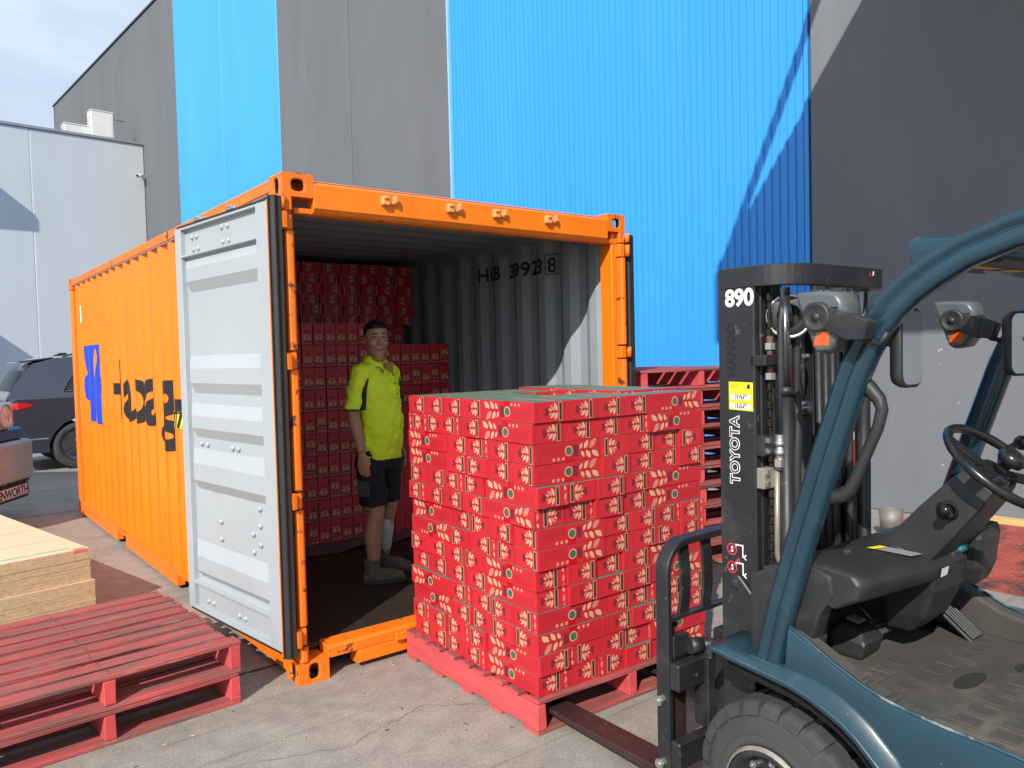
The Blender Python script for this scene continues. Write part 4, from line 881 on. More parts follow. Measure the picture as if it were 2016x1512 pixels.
# ---- lettering and stickers on the mast
fx = -.3362
m = MB(); add_text(m, '890', .079, (fx, .312, 1.806), (0, -1, 0), (0, 0, 1), 0, .0028, .97); m.build('fleet_number', WHITE, mast, recalc=False, weld=False)
m = MB(); add_text(m, 'TOYOTA', .052, (fx, .262, 1.198), (0, 0, 1), (0, 1, 0), 0, .0034, 1.13); add_text(m, 'TOYOTA', .052, (fx-.0008, .262, 1.198), (0, 0, 1), (0, 1, 0), 1, .0004, 1.13); m.build('maker_lettering', [WHITE, BLACK_STEEL], mast, recalc=False, weld=False)
m = MB(); add_text(m, 'NANGO', .046, (fx, .275, 1.565), (0, 0, 1), (0, 1, 0), 0, .002, 1.1); m.build('faded_lettering', pmat('faded_print', (.010, .010, .011), .25, var=.1), mast, recalc=False, weld=False)
m = MB(); m.add([(fx, .301, 1.453), (fx, .203, 1.449), (fx, .203, 1.546), (fx, .301, 1.548)], [(0, 1, 2, 3)], 0)
for z0, z1 in ((1.488, 1.506), (1.456, 1.475)): m.add([(fx-.0005, .294, z0), (fx-.0005, .212, z0-.002), (fx-.0005, .212, z1-.002), (fx-.0005, .294, z1)], [(0, 1, 2, 3)], 1)
for z, tx in ((1.497, '16 6 25'), (1.4885, '13744'), (1.466, '16 9 25'), (1.4575, '14044')): add_text(m, tx, .0135, (fx-.001, .277, z), (0, -1, 0), (0, 0, 1), 2, .0004, 1.2)
for z in (1.541, 1.535, 1.529): m.add([(fx-.0006, .296, z), (fx-.0006, .26, z), (fx-.0006, .26, z-.002), (fx-.0006, .296, z-.002)], [(0, 1, 2, 3)], 3)
m.add([(fx-.0006, .228, 1.525), (fx-.0006, .214, 1.525), (fx-.0006, .216, 1.539), (fx-.0006, .224, 1.541)], [(0, 1, 2, 3)], 2)
m.build('service_tag', [YELLOW, WHITE, DECAL_BLACK, pmat('orange_print', (.75, .28, .02), .5)], mast, recalc=False, weld=False)
# no-standing pictograms
m = MB()
def ring(cy, cz, r0, r1, mi, n=20):
    a = [(fx-.0008, cy+r0*math.cos(2*math.pi*i/n), cz+r0*math.sin(2*math.pi*i/n)) for i in range(n)]; b = [(fx-.0008, cy+r1*math.cos(2*math.pi*i/n), cz+r1*math.sin(2*math.pi*i/n)) for i in range(n)]
    m.add(a+b, [(i, (i+1) % n, n+(i+1) % n, n+i) for i in range(n)], mi)
def q4(y0, z0, y1, z1, mi, d=.0006): m.add([(fx-d, y0, z0), (fx-d, y1, z0), (fx-d, y1, z1), (fx-d, y0, z1)], [(0, 1, 2, 3)], mi)
for cz in (.968, .905):
    ring(.296, cz, .0165, .0215, 1)
    m.add([(fx-.001, .296-.014, cz+.011), (fx-.001, .296-.011, cz+.014), (fx-.001, .296+.014, cz-.011), (fx-.001, .296+.011, cz-.014)], [(0, 1, 2, 3)], 1)
    m.add([(fx-.0006, .296+.005*math.cos(i), cz+.006+.005*math.sin(i)) for i in (0, 1, 2, 3, 4, 5)], [(0, 1, 2, 3, 4, 5)], 0); q4(.301, cz-.010, .291, cz+.002, 0)
    q4(.254, cz-.022, .249, cz+.022, 0); q4(.278, cz+.016, .254, cz+.021, 0); q4(.282, cz+.004, .277, cz+.021, 0)
    m.add([(fx-.0006, .249, cz-.018), (fx-.0006, .240, cz-.010), (fx-.0006, .236, cz-.012), (fx-.0006, .243, cz-.020), (fx-.0006, .236, cz-.028), (fx-.0006, .240, cz-.030), (fx-.0006, .249, cz-.022)], [(0, 1, 2, 3, 4, 5, 6)], 0)
m.add([(fx-.0006, .280, .930), (fx-.0006, .262, .926), (fx-.0006, .266, .945)], [(0, 1, 2)], 1)
m.build('warning_pictogram', [WHITE, pmat('red_pictogram', (.60, .03, .05), .5)], mast, recalc=False, weld=False)
# ---- carriage, load backrest, forks
car = empty('carriage', (0, 0, 0)); car.parent = fk
MB().box((-.42, .475, .42), (.42, .52, .52)).build('upper_bar', BLACK_STEEL, car, bevel=.006)
MB().box((-.42, .475, .13), (.42, .52, .23)).build('lower_bar', BLACK_STEEL, car, bevel=.006)
for x in (-.20, .20): MB().box((x-.03, .40, .10), (x+.03, .474, .62)).build('carriage_side', BLACK_STEEL, car, bevel=.006)
m = MB(); c = .105; w_ = .030
def flatbar(path, wd, th, mb):                                  # flat bar bent in the x-z plane, th along y
    P = [Vector(p) for p in path]; rings = []
    for i, p in enumerate(P):
        t = (P[min(i+1, len(P)-1)]-P[max(i-1, 0)]).normalized(); n = Vector((t.z, 0, -t.x))
        rings.append([p+n*wd/2+Vector((0, -th/2, 0)), p+n*wd/2+Vector((0, th/2, 0)), p-n*wd/2+Vector((0, th/2, 0)), p-n*wd/2+Vector((0, -th/2, 0))])
    mb.loft(rings, 0, False)
pa = [(-.398, .56, .075), (-.398, .56, .84)] + [(-.398+c-c*math.cos(a), .56, .84+c*math.sin(a)) for a in [R(x) for x in (15, 30, 45, 60, 75)]] + [(-.398+c, .56, .945), (0, .56, .950)]
pb = [(-x, y, z) for x, y, z in pa[::-1]]; flatbar(pa + pb[1:], .026, .060, m); bk_ = m.build('load_backrest', BLACK_STEEL, car, bevel=.004)
m = MB(); flatbar([(-.385, .56, .655), (-.30, .56, .662), (.30, .56, .662), (.385, .56, .655)], .014, .035, m); m.build('backrest_rail', BLACK_STEEL, bk_, bevel=.002)
for x in (-.285, -.155, -.02, .12, .26):
    m = MB(); flatbar([(x-.010, .56, .655), (x+.006, .56, .74), (x+.008, .56, .83), (x-.006, .56, .94)], .055, .012, m); m.build('backrest_bar', BLACK_STEEL, bk_, bevel=.002)
for s_ in (-1, 1):
    x = s_*.335
    m = MB(); m.prism([(x-.062, .585, .045), (x-.062, 1.66, .070), (x-.062, 1.66, .078), (x-.062, .62, .085), (x-.062, .605, .095), (x-.062, .605, .56), (x-.062, .565, .56), (x-.062, .565, .075)], (.124, 0, 0))
    f_ = m.build('fork', FORK, fk, bevel=.006)
    m = MB(); m.box((x-.045, .53, .475), (x+.045, .62, .53)); m.box((x-.045, .53, .47), (x+.045, .5645, .60)); m.build('fork_hook', BLACK_STEEL, f_, bevel=.004)
    m = MB(); m.cyl((x, .58, .56), (x, .58, .63), .014, n=10); m.cbox((x, .58, .625), (.05, .022, .02)); m.build('locating_pin', BLACK_STEEL, f_, bevel=.002)
for z in (.12, .36):
    m = MB(); m.cyl((-.412, .575, z), (-.424, .575, z), .020, n=6, sm=False); m.cyl((-.424, .575, z), (-.430, .575, z), .011, n=8); m.build('bolt', STEEL, car)
m = MB(); m.cyl((-.30, .50, .56), (-.10, .44, .545), .022, n=14); m.cyl((-.32, .51, .562), (-.27, .495, .557), .030, n=14); m.build('side_shift_cylinder', BLACK_STEEL, car)
m = MB(); m.box((-.275, .46, .25), (-.215, .53, .545)); m.build('shank_guide', BLACK_STEEL, car, bevel=.006)
for x, y in ((-.19, .40), (-.165, .38)):
    m = MB(); m.tube([(x, y, .56), (x-.002, y-.01, .42), (x-.02, y-.04, .28), (x-.045, y-.07, .20), (x-.03, y-.09, .15), (x+.04, y-.1, .14)], .013, 8); m.build('hose', BLACK_PLASTIC, car)
# ---- body
lip = [(.245, .655), (.242, .690), (.20, .690), (.162, .684), (.052, .674), (-.052, .664), (-.12, .648), (-.179, .626), (-.225, .605), (-.267, .578), (-.33, .522), (-.375, .455), (-.41, .37), (-.43, .28)]
def fender(s_):
    m = MB(); rings = []
    for i, (y, z) in enumerate(lip):
        t = Vector((0, lip[min(i+1, len(lip)-1)][0]-lip[max(i-1, 0)][0], lip[min(i+1, len(lip)-1)][1]-lip[max(i-1, 0)][1])).normalized(); n = Vector((0, t.z, -t.y))
        if n.z < 0: n = -n
        P = Vector((0, y, z)); X = Vector((s_, 0, 0))
        f = min(1, max(0, (.10-y)/.25))
        rings.append([P+X*.533-n*.018, P+X*.540-n*.010, P+X*.538+n*.002, P+X*.515+n*(.008+.030*f), P+X*.495+n*(.010+.050*f), P+X*(.25 if y > .06 else .475)+n*(.010+.02*f), P+X*(.25 if y > .06 else .475)-n*.004, P+X*.50-n*.004, P+X*.525-n*.018])
    m.loft(rings, 0, True); return m.build('fender', TEAL_WORN, fk, ang=30)
def arch_liner(s_):
    m = MB(); rings = []
    for i, (y, z) in enumerate(lip[2:]):
        rings.append([(s_*.505, y*.97, z-.030), (s_*.30, y*.97, z-.030), (s_*.30, y*.94, z-.060), (s_*.505, y*.94, z-.060)])
    m.loft(rings, 0, True); return m.build('wheel_arch_liner', DARK_HOLE, fk)
for s_ in (-1, 1): arch_liner(s_)
def side_panel(s_):
    top = [(-.035, .822), (-.10, .792), (-.175, .753), (-.253, .720), (-.32, .700), (-.39, .688), (-.48, .680), (-.573, .675), (-.645, .670), (-.78, .655), (-.90, .60), (-1.05, .58)]
    bot = [(-.020, .660), (-.08, .650), (-.15, .628), (-.22, .595), (-.28, .560), (-.33, .515), (-.375, .455), (-.41, .37), (-.43, .27), (-.60, .25), (-.85, .25), (-1.05, .25)]
    m = MB(); x0, x1 = s_*.492, s_*.507
    A_ = [(x1, y, z) for y, z in bot]; B_ = [(x1, y, z-.012) for y, z in top]; C_ = [(x1-s_*.006, y, z-.002) for y, z in top]; D_ = [(x1-s_*.020, y, z) for y, z in top]; E_ = [(x0-s_*.02, y, z-.02) for y, z in top]
    k = len(A_); m.add(A_+B_+C_+D_+E_, [(r*k+i, r*k+i+1, (r+1)*k+i+1, (r+1)*k+i) for r in range(4) for i in range(k-1)], 0, True)
    return m.build('side_panel', TEAL, fk)
EDGE_W = pmat('chipped_teal_edge', (.03, .07, .095), .35, var=.2, vscale=8, wear=((.34, .36, .36), 5, .57, .12), wear2=((.20, .08, .06), 9, .68, .04))
PTOP = [(-.035, .822), (-.10, .792), (-.175, .753), (-.253, .720), (-.32, .700), (-.39, .688), (-.48, .680), (-.573, .675), (-.645, .670), (-.78, .655)]
for s_ in (-1, 1):
    fe_ = fender(s_); sp_ = side_panel(s_)
    m = MB(); m.tube([(s_*.499, y, z+.001) for y, z in PTOP], .0045, 6); m.build('panel_edge', EDGE_W, sp_)
    m = MB(); m.tube([(s_*.538, y, z-.001) for y, z in lip[1:]], .004, 6); m.build('fender_edge', EDGE_W, fe_)
    m = MB(); m.tube([(s_*.508, y, z+.004) for y, z in ((-.02, .664), (-.08, .654), (-.15, .632), (-.22, .598), (-.28, .562), (-.33, .517), (-.375, .457))], .0028, 6); m.build('seam_line', DARK_HOLE, sp_)
MB().box((-.35, -.55, .18), (.35, .12, .60)).build('chassis', DARK_HOLE, fk)
m = MB(); m.prism([(-.506, -.47, .27), (-.506, -.62, .27), (-.506, -.62, .40), (-.506, -.50, .46), (-.506, -.47, .40)], (-.03, 0, 0)); m.build('step', BLACK_STEEL, fk, bevel=.006)
# floor and rubber mat
MAT_ = pmat('dusty_floor_mat', (.062, .058, .051), .85, var=.25, vscale=4, wear=((.15, .135, .108), 3.2, .52, .22), bump=.3, bscale=60)
MB().box((-.435, -1.0, .600), (.435, .10, .628)).build('floor_mat', MAT_, fk, bevel=.003)
m = MB()
for i in range(9):
    for j in range(9):
        x = -.42 + i*.092; y = -.98 + j*.105
        if -.27 < x < .35 and -.40 < y < -.26: continue
        if y > -.18 and x > -.05: continue
        m.cbox((x + (.02 if j % 2 else 0), y, .630), (.060, .068, .006))
rb = m.build('mat_pads', MAT_, fk, bevel=.0025); rb['kind'] = 'stuff'
for (x, y, a) in ((-.03, -.345, .085), (.20, -.42, .05)):
    m = MB(); n = 24; ri = [(x+a*math.cos(2*math.pi*i/n), y+.032*math.sin(2*math.pi*i/n), .6295) for i in range(n)]
    m.add(ri, [list(range(n))], 0); m.build('floor_slot', pmat('slot_grey', (.035, .033, .030), .6, var=.2, vscale=10), fk, recalc=False)
m = MB()
for k in range(7): m.cbox((-.435, -.05-k*.085, .640 + max(0, .10-k*.02)), (.05, .058, .012), 0, Matrix.Rotation(R(-14 if k < 4 else -4), 3, 'X'))
m.build('edge_tread', MAT_, fk, bevel=.003)
m = MB(); m.prism([(-.478, .08, .72), (-.478, .08, .80), (-.478, -.04, .795), (-.478, -.25, .70), (-.478, -.40, .66), (-.478, -.62, .64), (-.478, -.62, .61), (-.478, -.28, .61), (-.478, -.05, .70)], (.075, 0, 0)); m.build('floor_kerb', MAT_, fk, bevel=.01)
m = MB(); m.prism([(.4785, .10, .62), (.4785, .10, .835), (.4785, -.04, .826), (.4785, -.25, .724), (.4785, -.40, .692), (.4785, -.62, .680), (.4785, -.9, .62)], (-.06, 0, 0)); m.build('floor_kerb', MAT_, fk, bevel=.01)
# cowl across the front of the cab
sec = lambda k: [(.150, .64), (.150, .90), (.10, .965), (.0, 1.000+.006*k), (-.10, 1.010+.006*k), (-.215-.03*k, .996), (-.236-.03*k, .972), (-.226-.03*k, .925), (-.15-.02*k, .890+.01*k), (-.05, .905), (.02, .86), (.05, .75), (.06, .64)]
m = MB(); m.loft([[(x, y, z) for y, z in sec(k)] for x, k in ((-.435, -.6), (-.40, -.1), (-.25, .4), (-.10, 1.0), (.05, 1.0), (.25, .3), (.435, -.5))], 0, True); m.build('cowl', BLACK_PLASTIC, fk, bevel=.006, ang=35)
for s_ in (-1, 1):
    m = MB(); a = s_*.44; m.prism([(a, .15, .66), (a, .15, .93), (a, .02, 1.0), (a, -.07, 1.005), (a, -.135, .985), (a, -.145, .93), (a, -.10, .86), (a, -.075, .78), (a, -.115, .66)], (-s_*.065, 0, 0)); m.build('cowl_end', BLACK_PLASTIC, fk, bevel=.012, seg=2)
def ctop(y): return 1.0165 + (1.0 - 1.0165)*max(0, (-.10-y))/.145 + .0028
m = MB()
for i_, q_ in enumerate(([(-.175, -.100), (-.115, -.112), (-.107, -.132), (-.167, -.120)], [(-.165, -.124), (-.105, -.136), (-.070, -.228), (-.130, -.216)])): m.add([(x, y, ctop(y)) for x, y in q_], [(0, 1, 2, 3)], i_)
m.build('caution_label', [YELLOW, pmat('grey_label', (.24, .245, .25), .5, var=.12, vscale=60)], fk, recalc=False)
m = MB(); m.add([(-.045, -.2702, .962), (.005, -.2702, .962), (.010, -.262, .932), (-.035, -.262, .930)], [(0, 1, 2, 3)], 0); m.build('paper_label', WHITE, fk, recalc=False)
m = MB(); m.cbox((-.23, -.07, 1.012), (.06, .028, .018), 0, Matrix.Rotation(R(20), 3, 'Z')); m.build('latch', BLACK_PLASTIC, fk, bevel=.006)
# pedestal, steering column, wheel
m = MB(); rings = []
for (y, z, wx, dy) in ((-.10, .715, .11, .09), (-.14, .78, .17, .14), (-.16, .88, .21, .18), (-.16, .98, .24, .20)):
    rings.append([(.06-wx/2, y+dy/2, z), (.06+wx/2, y+dy/2, z), (.06+wx/2, y-dy/2, z), (.06-wx/2, y-dy/2, z)])
m.loft(rings, 0, False); m.build('pedestal', BLACK_PLASTIC, fk, bevel=.018, seg=2)
ax = Vector((0, -.64, .768)); b0 = Vector((.035, -.125, .945)); X = Vector((1, 0, 0)); Yv = ax.cross(X)
m = MB(); rings = []
for d, wx, wy in ((-.03, .23, .15), (.10, .22, .14), (.22, .215, .135), (.34, .20, .12), (.41, .17, .10)):
    cc = b0 + ax*d; rings.append([cc + X*(sx_*wx/2) + Yv*(sy_*wy/2) for sx_, sy_ in ((-1, -1), (-1, 1), (1, 1), (1, -1))])
m.loft(rings, 0, False); cl = m.build('steering_column', BLACK_PLASTIC, fk, bevel=.016, seg=2)
m = MB(); m.lathe(b0 + X*-.085 + ax*.02, X, [(-.03, .001), (-.03, .055), (-.012, .066), (.02, .066)], 24); m.build('tilt_cover', BLACK_PLASTIC, cl)
lv = b0 + ax*.27 - X*.09
m = MB(); m.lathe(lv, (-.9, -.3, .1), [(0, .034), (.008, .036), (.012, .028), (.02, .031), (.026, .024), (.034, .027), (.04, .020), (.05, .022)], 18); m.build('lever_boot', BLACK_PLASTIC, cl)
m = MB(); m.cyl(lv + Vector((-.045, -.015, .005)), lv + Vector((-.075, -.022, .012)), .010, n=10); m.sphere(lv + Vector((-.085, -.026, .014)), .017, 12, 8); m.build('lever_knob', pmat('gloss_black', (.012, .012, .012), .15, var=.05), cl)
m = MB(); m.cbox(b0 + Vector((.05, -.115, .03)), (.07, .05, .04)); m.build('key_switch', BLACK_PLASTIC, cl, bevel=.008)
m = MB(); m.cbox(b0 + Vector((.075, -.125, .055)), (.06, .045, .035), 0, Matrix.Rotation(R(-25), 3, 'X')); m.build('teal_tag', pmat('teal_plastic', (.012, .16, .19), .35, var=.1), cl, bevel=.008)
wc = b0 + ax*.45 - X*.03; n = 40; rr = .165
GL = pmat('wheel_black', (.014, .014, .015), .28, var=.1, vscale=30)
m = MB(); rings = []
for i in range(n+1):
    a = 2*math.pi*i/n; d = X*math.cos(a) + Yv*math.sin(a); cc = wc + d*rr; wv = 1 + .05*math.cos(a*30)
    rings.append([cc + d*(.0145*wv*math.cos(2*math.pi*k/10)) + ax*(.0145*wv*math.sin(2*math.pi*k/10)) for k in range(10)])
m.loft(rings, 0, True, False); sw = m.build('steering_wheel', GL, fk)
for a in (R(-35), R(180), R(90+35)):
    d = X*math.cos(a) + Yv*math.sin(a); sd = ax.cross(d); m = MB()
    m.loft([[wc + d*q + sd*(w1) + ax*(h1-.025*(1-q/rr)) for w1, h1 in ((-.022, -.006), (.022, -.006), (.022, .006), (-.022, .006))] for q in (.02, .09, rr-.004)], 0, False); m.build('spoke', GL, sw, bevel=.003)
m = MB(); m.lathe(wc - ax*.045, ax, [(0, .055), (.02, .052), (.035, .04), (.04, .001)], 20); m.build('hub', GL, sw)
kd = X*math.cos(R(205)) + Yv*math.sin(R(205)); kp = wc + kd*rr*.25 + ax*.02
m = MB(); m.lathe(kp, ax, [(0, .016), (.015, .018), (.022, .036), (.040, .040), (.055, .030), (.06, .001)], 18); m.build('wheel_knob', GL, sw)
m = MB(); m.tube([wc + X*.05 - ax*.02, wc + X*.10 + Vector((0, .03, .03)), wc + X*.20 + Vector((0, .02, .05))], .012, 8); m.sphere(wc + X*.22 + Vector((0, .02, .05)), .024, 12, 8); m.build('direction_lever', GL, fk)
m = MB(); rings = []
for z, g_ in ((.84, .0), (.90, .02), (1.0, .03), (1.04, .025)):
    rings.append([(.18-g_, -.10+g_, z), (.30+g_, -.10+g_, z), (.32+g_, -.26-g_, z+.02), (.20-g_, -.27-g_, z+.02)])
m.loft(rings, 0, False); m.build('storage_tray', BLACK_PLASTIC, fk, bevel=.02, seg=2)
# pedals
def pedal(c_, sx_, sy_, tilt, nm='pedal'):
    m = MB(); q = Matrix.Rotation(R(tilt), 3, 'X'); m.cbox(c_, (sx_, sy_, .016), 0, q)
    for k in range(3): m.cbox(Vector(c_) + q @ Vector((0, -sy_*.3+k*sy_*.3, .010)), (sx_*.7, .008, .006), 0, q)
    p_ = m.build(nm, pmat('pedal_rubber', (.06, .06, .058), .7, var=.2, vscale=20), fk, bevel=.004)
    m = MB(); m.tube([Vector(c_), Vector(c_) + Vector((0, .06, .05)), Vector(c_) + Vector((.0, .12, .12))], .010, 8); m.build('pedal_arm', BLACK_STEEL, p_)
pedal((.145, -.07, .735), .10, .075, 25); pedal((.265, -.05, .745), .075, .070, 25); pedal((.02, -.03, .70), .085, .06, 30)
m = MB(); q = Matrix.Rotation(R(38), 3, 'X')
for k in range(5): m.cbox((.345+k*.016-.03, -.105, .715), (.010, .27, .020), 0, q)
m.cbox((.347, -.105, .705), (.085, .275, .012), 0, q); m.build('accelerator_pedal', BLACK_PLASTIC, fk, bevel=.003)
m = MB(); m.tube([(-.36, -.02, .80), (-.34, -.04, .73), (-.31, -.06, .66)], .016, 8); m.tube([(-.30, .02, .66), (-.26, -.0, .72), (-.20, .03, .78)], .011, 8); m.build('park_brake', BLACK_STEEL, fk)
m = MB(); m.loft([[(-.145, .05, .63), (-.02, .05, .63), (-.01, -.05, .63), (-.14, -.06, .63)], [(-.15, .05, .70), (-.01, .05, .70), (.0, -.07, .685), (-.14, -.075, .685)], [(-.12, .03, .735), (-.03, .03, .735), (-.03, -.04, .725), (-.12, -.045, .725)]], 0, False); rb2 = m.build('rubber_boot', BLACK_PLASTIC, fk, bevel=.014, seg=2)
m = MB(); m.cbox((-.075, -.005, .742), (.05, .045, .008), 0, Matrix.Rotation(R(8), 3, 'X')); m.build('boot_plate', pmat('worn_tan_plate', (.20, .18, .15), .6, var=.2, vscale=30), rb2, bevel=.002)
# overhead guard
gp = [(.050, .672), (.0, .875), (-.083, 1.141), (-.156, 1.358), (-.231, 1.575), (-.262, 1.645), (-.300, 1.712), (-.345, 1.768), (-.395, 1.812), (-.455, 1.852), (-.528, 1.890), (-.634, 1.924), (-.80, 1.955), (-1.05, 1.985), (-1.35, 1.99), (-1.46, 1.975), (-1.53, 1.93), (-1.57, 1.86), (-1.60, 1.6), (-1.62, 1.2), (-1.63, 1.0)]
def pillar(s_):
    m = MB(); P = [Vector((s_*.475, y, z)) for y, z in gp]
    o = lambda a: s_*a
    prof = [(o(.029), -.038), (o(.034), -.031), (o(.034), -.004), (o(.024), .0015), (o(.024), .008), (o(.034), .014), (o(.032), .036), (o(.0), .040), (o(-.024), .026), (o(-.028), -.026), (o(-.012), -.043), (o(.012), -.045)]
    m.sweep(P, prof, (1, 0, 0), 0, True)
    return m.build('guard_pillar', TEAL, fk, weld=False)
pL = pillar(-1); pR = pillar(1)
m = MB(); m.prism([(-.515, .105, .682), (-.515, .100, .70), (-.515, .0, .695), (-.515, .0, .675)], (.09, 0, 0)); m.build('pillar_foot', TEAL_WORN, fk, bevel=.004)
for (y, z, h) in ((-.62, 1.905, .05), (-.85, 1.945, .05), (-1.05, 1.965, .05), (-1.25, 1.97, .05), (-1.42, 1.965, .05)):
    MB().box((-.448, y-.03, z-h/2), (.448, y+.03, z+h/2)).build('guard_bar', TEAL, fk, bevel=.006)
m = MB(); rings = []
for x in (-.345, -.341, -.332, -.315, .315, .332, .341, .345):
    h = -.012 if abs(x) > .343 else (.008 if abs(x) > .335 else (.022 if abs(x) > .32 else .030))
    rings.append([(x, -.33, 1.875-.0), (x, -.315, 1.925+h), (x, -.34, 1.932+h), (x, -.50, 1.925+h*.5), (x, -.50, 1.885), (x, -.40, 1.86)])
m.loft(rings, 0, False); m.build('guard_front_panel', TEAL, fk, bevel=.008)
m = MB(); m.box((-.40, -.58, 1.862), (.40, -.44, 1.876)); vz = m.build('sun_visor', BLACK_PLASTIC, fk, bevel=.004)
m = MB(); m.box((-.36, -.50, 1.8595), (-.20, -.47, 1.861)); m.box((-.12, -.50, 1.8595), (-.04, -.46, 1.861)); m.build('visor_label', pmat('amber_label', (.62, .33, .03), .5, var=.3, vscale=20), vz)
# grab handle
hp = [(-.455, -.205, 1.600), (-.455, -.228, 1.572), (-.455, -.262, 1.545), (-.455, -.292, 1.512), (-.455, -.300, 1.485), (-.455, -.288, 1.435), (-.455, -.255, 1.36), (-.455, -.225, 1.29), (-.455, -.208, 1.255), (-.455, -.185, 1.235), (-.455, -.16, 1.226), (-.455, -.10, 1.222)]
m = MB(); m.tube(hp, .017, 12, 0, True, [.024, .024, .022, .019, .017, .016, .016, .017, .019, .021, .023, .027]); m.build('grab_handle', BLACK_PLASTIC, fk)
# work lamps
def lamp(x, yo, zo, s_):
    e = empty('work_lamp', (x, yo, zo)); e.parent = fk
    pr = [(.075, .092), (-.010, .090), (-.055, .084), (-.072, .060), (-.076, .018), (-.060, -.045), (-.038, -.078), (.0, -.084), (.016, -.072)]
    m = MB(); m.loft([[(xx, y*k, z*k) for y, z in pr] for xx, k in ((-.052, .86), (-.045, .96), (-.02, 1.0), (.02, 1.0), (.045, .96), (.052, .86))], 0, True); h = m.build('lamp_housing', GREY_PLASTIC, e, bevel=.006, ang=50)
    for k in range(3): MB().box((-.0525, -.060+.002*k, .038-.016*k), (-.047, -.005-.006*k, .043-.016*k)).build('vent', DARK_HOLE, e)
    m = MB(); m.prism([(-.036, .0685, .075), (.036, .0685, .075), (.036, .018, -.060), (-.036, .018, -.060)], (0, .004, .0)); m.build('lens', pmat('lamp_glass', (.55, .56, .55), .08, var=.05, coat=.5), e)
    m = MB(); m.prism([(-.0535, .004, -.020), (-.0535, -.038, -.020), (-.0535, -.034, -.064), (-.0535, .016, -.064)], (.02, 0, 0)); m.build('indicator_lens', AMBER, e, bevel=.003)
    m = MB(); m.lathe((-.050, -.002, .018), (-1, 0, 0), [(0, .042), (.016, .041), (.020, .034), (.014, .028), (.012, .012), (.018, .010), (.020, .001)], 28); m.build('pivot', BLACK_PLASTIC, e)
    m = MB(); m.prism([(-.066, .010, .056), (-.066, -.105, .024), (-.066, -.090, -.050), (-.066, -.028, -.018)], (.010, 0, 0)); m.prism([(-.064, -.100, .022), (-.064, -.150, -.0), (-.064, -.135, -.05), (-.064, -.088, -.048)], (.05, 0, 0)); m.build('lamp_bracket', BLACK_STEEL, e, bevel=.003)
    m = MB(); m.tube([(0, -.07, -.02), (.0, -.11, -.05), (0, -.15, -.06), (0, -.17, -.03)], .009, 8); m.build('lamp_cable', BLACK_PLASTIC, e)
lamp(-.515, -.178, 1.725, -1); lamp(.505, -.085, 1.725, 1)
# mirrors
def mirror(x, y, z, rz, s_):
    e = empty('mirror', (x, y, z), rz); e.parent = fk
    def rrect(w_, h, r, yy, n=5):
        pts = []
        for cx, cz, a0 in ((w_/2-r, h/2-r, 0), (-w_/2+r, h/2-r, 90), (-w_/2+r, -h/2+r, 180), (w_/2-r, -h/2+r, 270)):
            for i in range(n+1): a = R(a0+90*i/n); pts.append((cx+r*math.cos(a), yy, cz+r*math.sin(a)))
        return pts
    m = MB(); m.loft([rrect(.105, .20, .03, .028), rrect(.125, .215, .035, .012), rrect(.128, .218, .035, -.004), rrect(.118, .208, .032, -.008)], 0, True, True); m.build('mirror_shell', BLACK_PLASTIC, e)
    m = MB(); m.add(rrect(.112, .200, .03, -.0092), [list(range(24))], 0); m.build('mirror_glass', CHROME, e)
    m = MB(); m.cyl((0, .028, .01), (s_*.01, .06, .02), .013, n=10); m.build('mirror_joint', BLACK_PLASTIC, e)
mirror(-.385, -.340, 1.652, R(1), -1); mirror(.40, -.325, 1.655, R(-14), 1)
m = MB(); m.tube([(-.46, -.265, 1.685), (-.44, -.285, 1.678), (-.425, -.315, 1.665)], .008, 8); m.build('mirror_arm', STEEL, fk)
m = MB(); m.cyl((-.475, -.225, 1.69), (-.455, -.275, 1.685), .022, n=12); m.build('arm_clamp', GREY_PLASTIC, fk)
m = MB(); m.tube([(.46, -.33, 1.68), (.44, -.38, 1.67)], .008, 8); m.build('mirror_arm', STEEL, fk)
# seat, hood and counterweight behind the picture edge
m = MB(); m.prism([(-.30, -.66, .63), (-.30, -.70, .88), (-.30, -1.42, .92), (-.30, -1.45, .63)], (.60, 0, 0)); m.build('engine_hood', BLACK_PLASTIC, fk, bevel=.03, seg=2)
m = MB(); m.prism([(-.24, -.72, .90), (-.24, -.72, .98), (-.24, -1.16, 1.0), (-.24, -1.26, 1.48), (-.24, -1.36, 1.48), (-.24, -1.30, .92)], (.48, 0, 0)); m.build('seat', pmat('seat_vinyl', (.02, .02, .021), .5, var=.15), fk, bevel=.03, seg=3)
m = MB(); m.prism([(-.50, -1.10, .25), (-.50, -1.05, .58), (-.50, -1.30, .92), (-.50, -1.85, .90), (-.50, -1.98, .60), (-.50, -1.92, .18), (-.50, -1.62, .18), (-.50, -1.58, .42), (-.50, -1.40, .50), (-.50, -1.20, .42), (-.50, -1.16, .25)], (1.0, 0, 0)); m.build('counterweight', TEAL, fk, bevel=.03, seg=2)
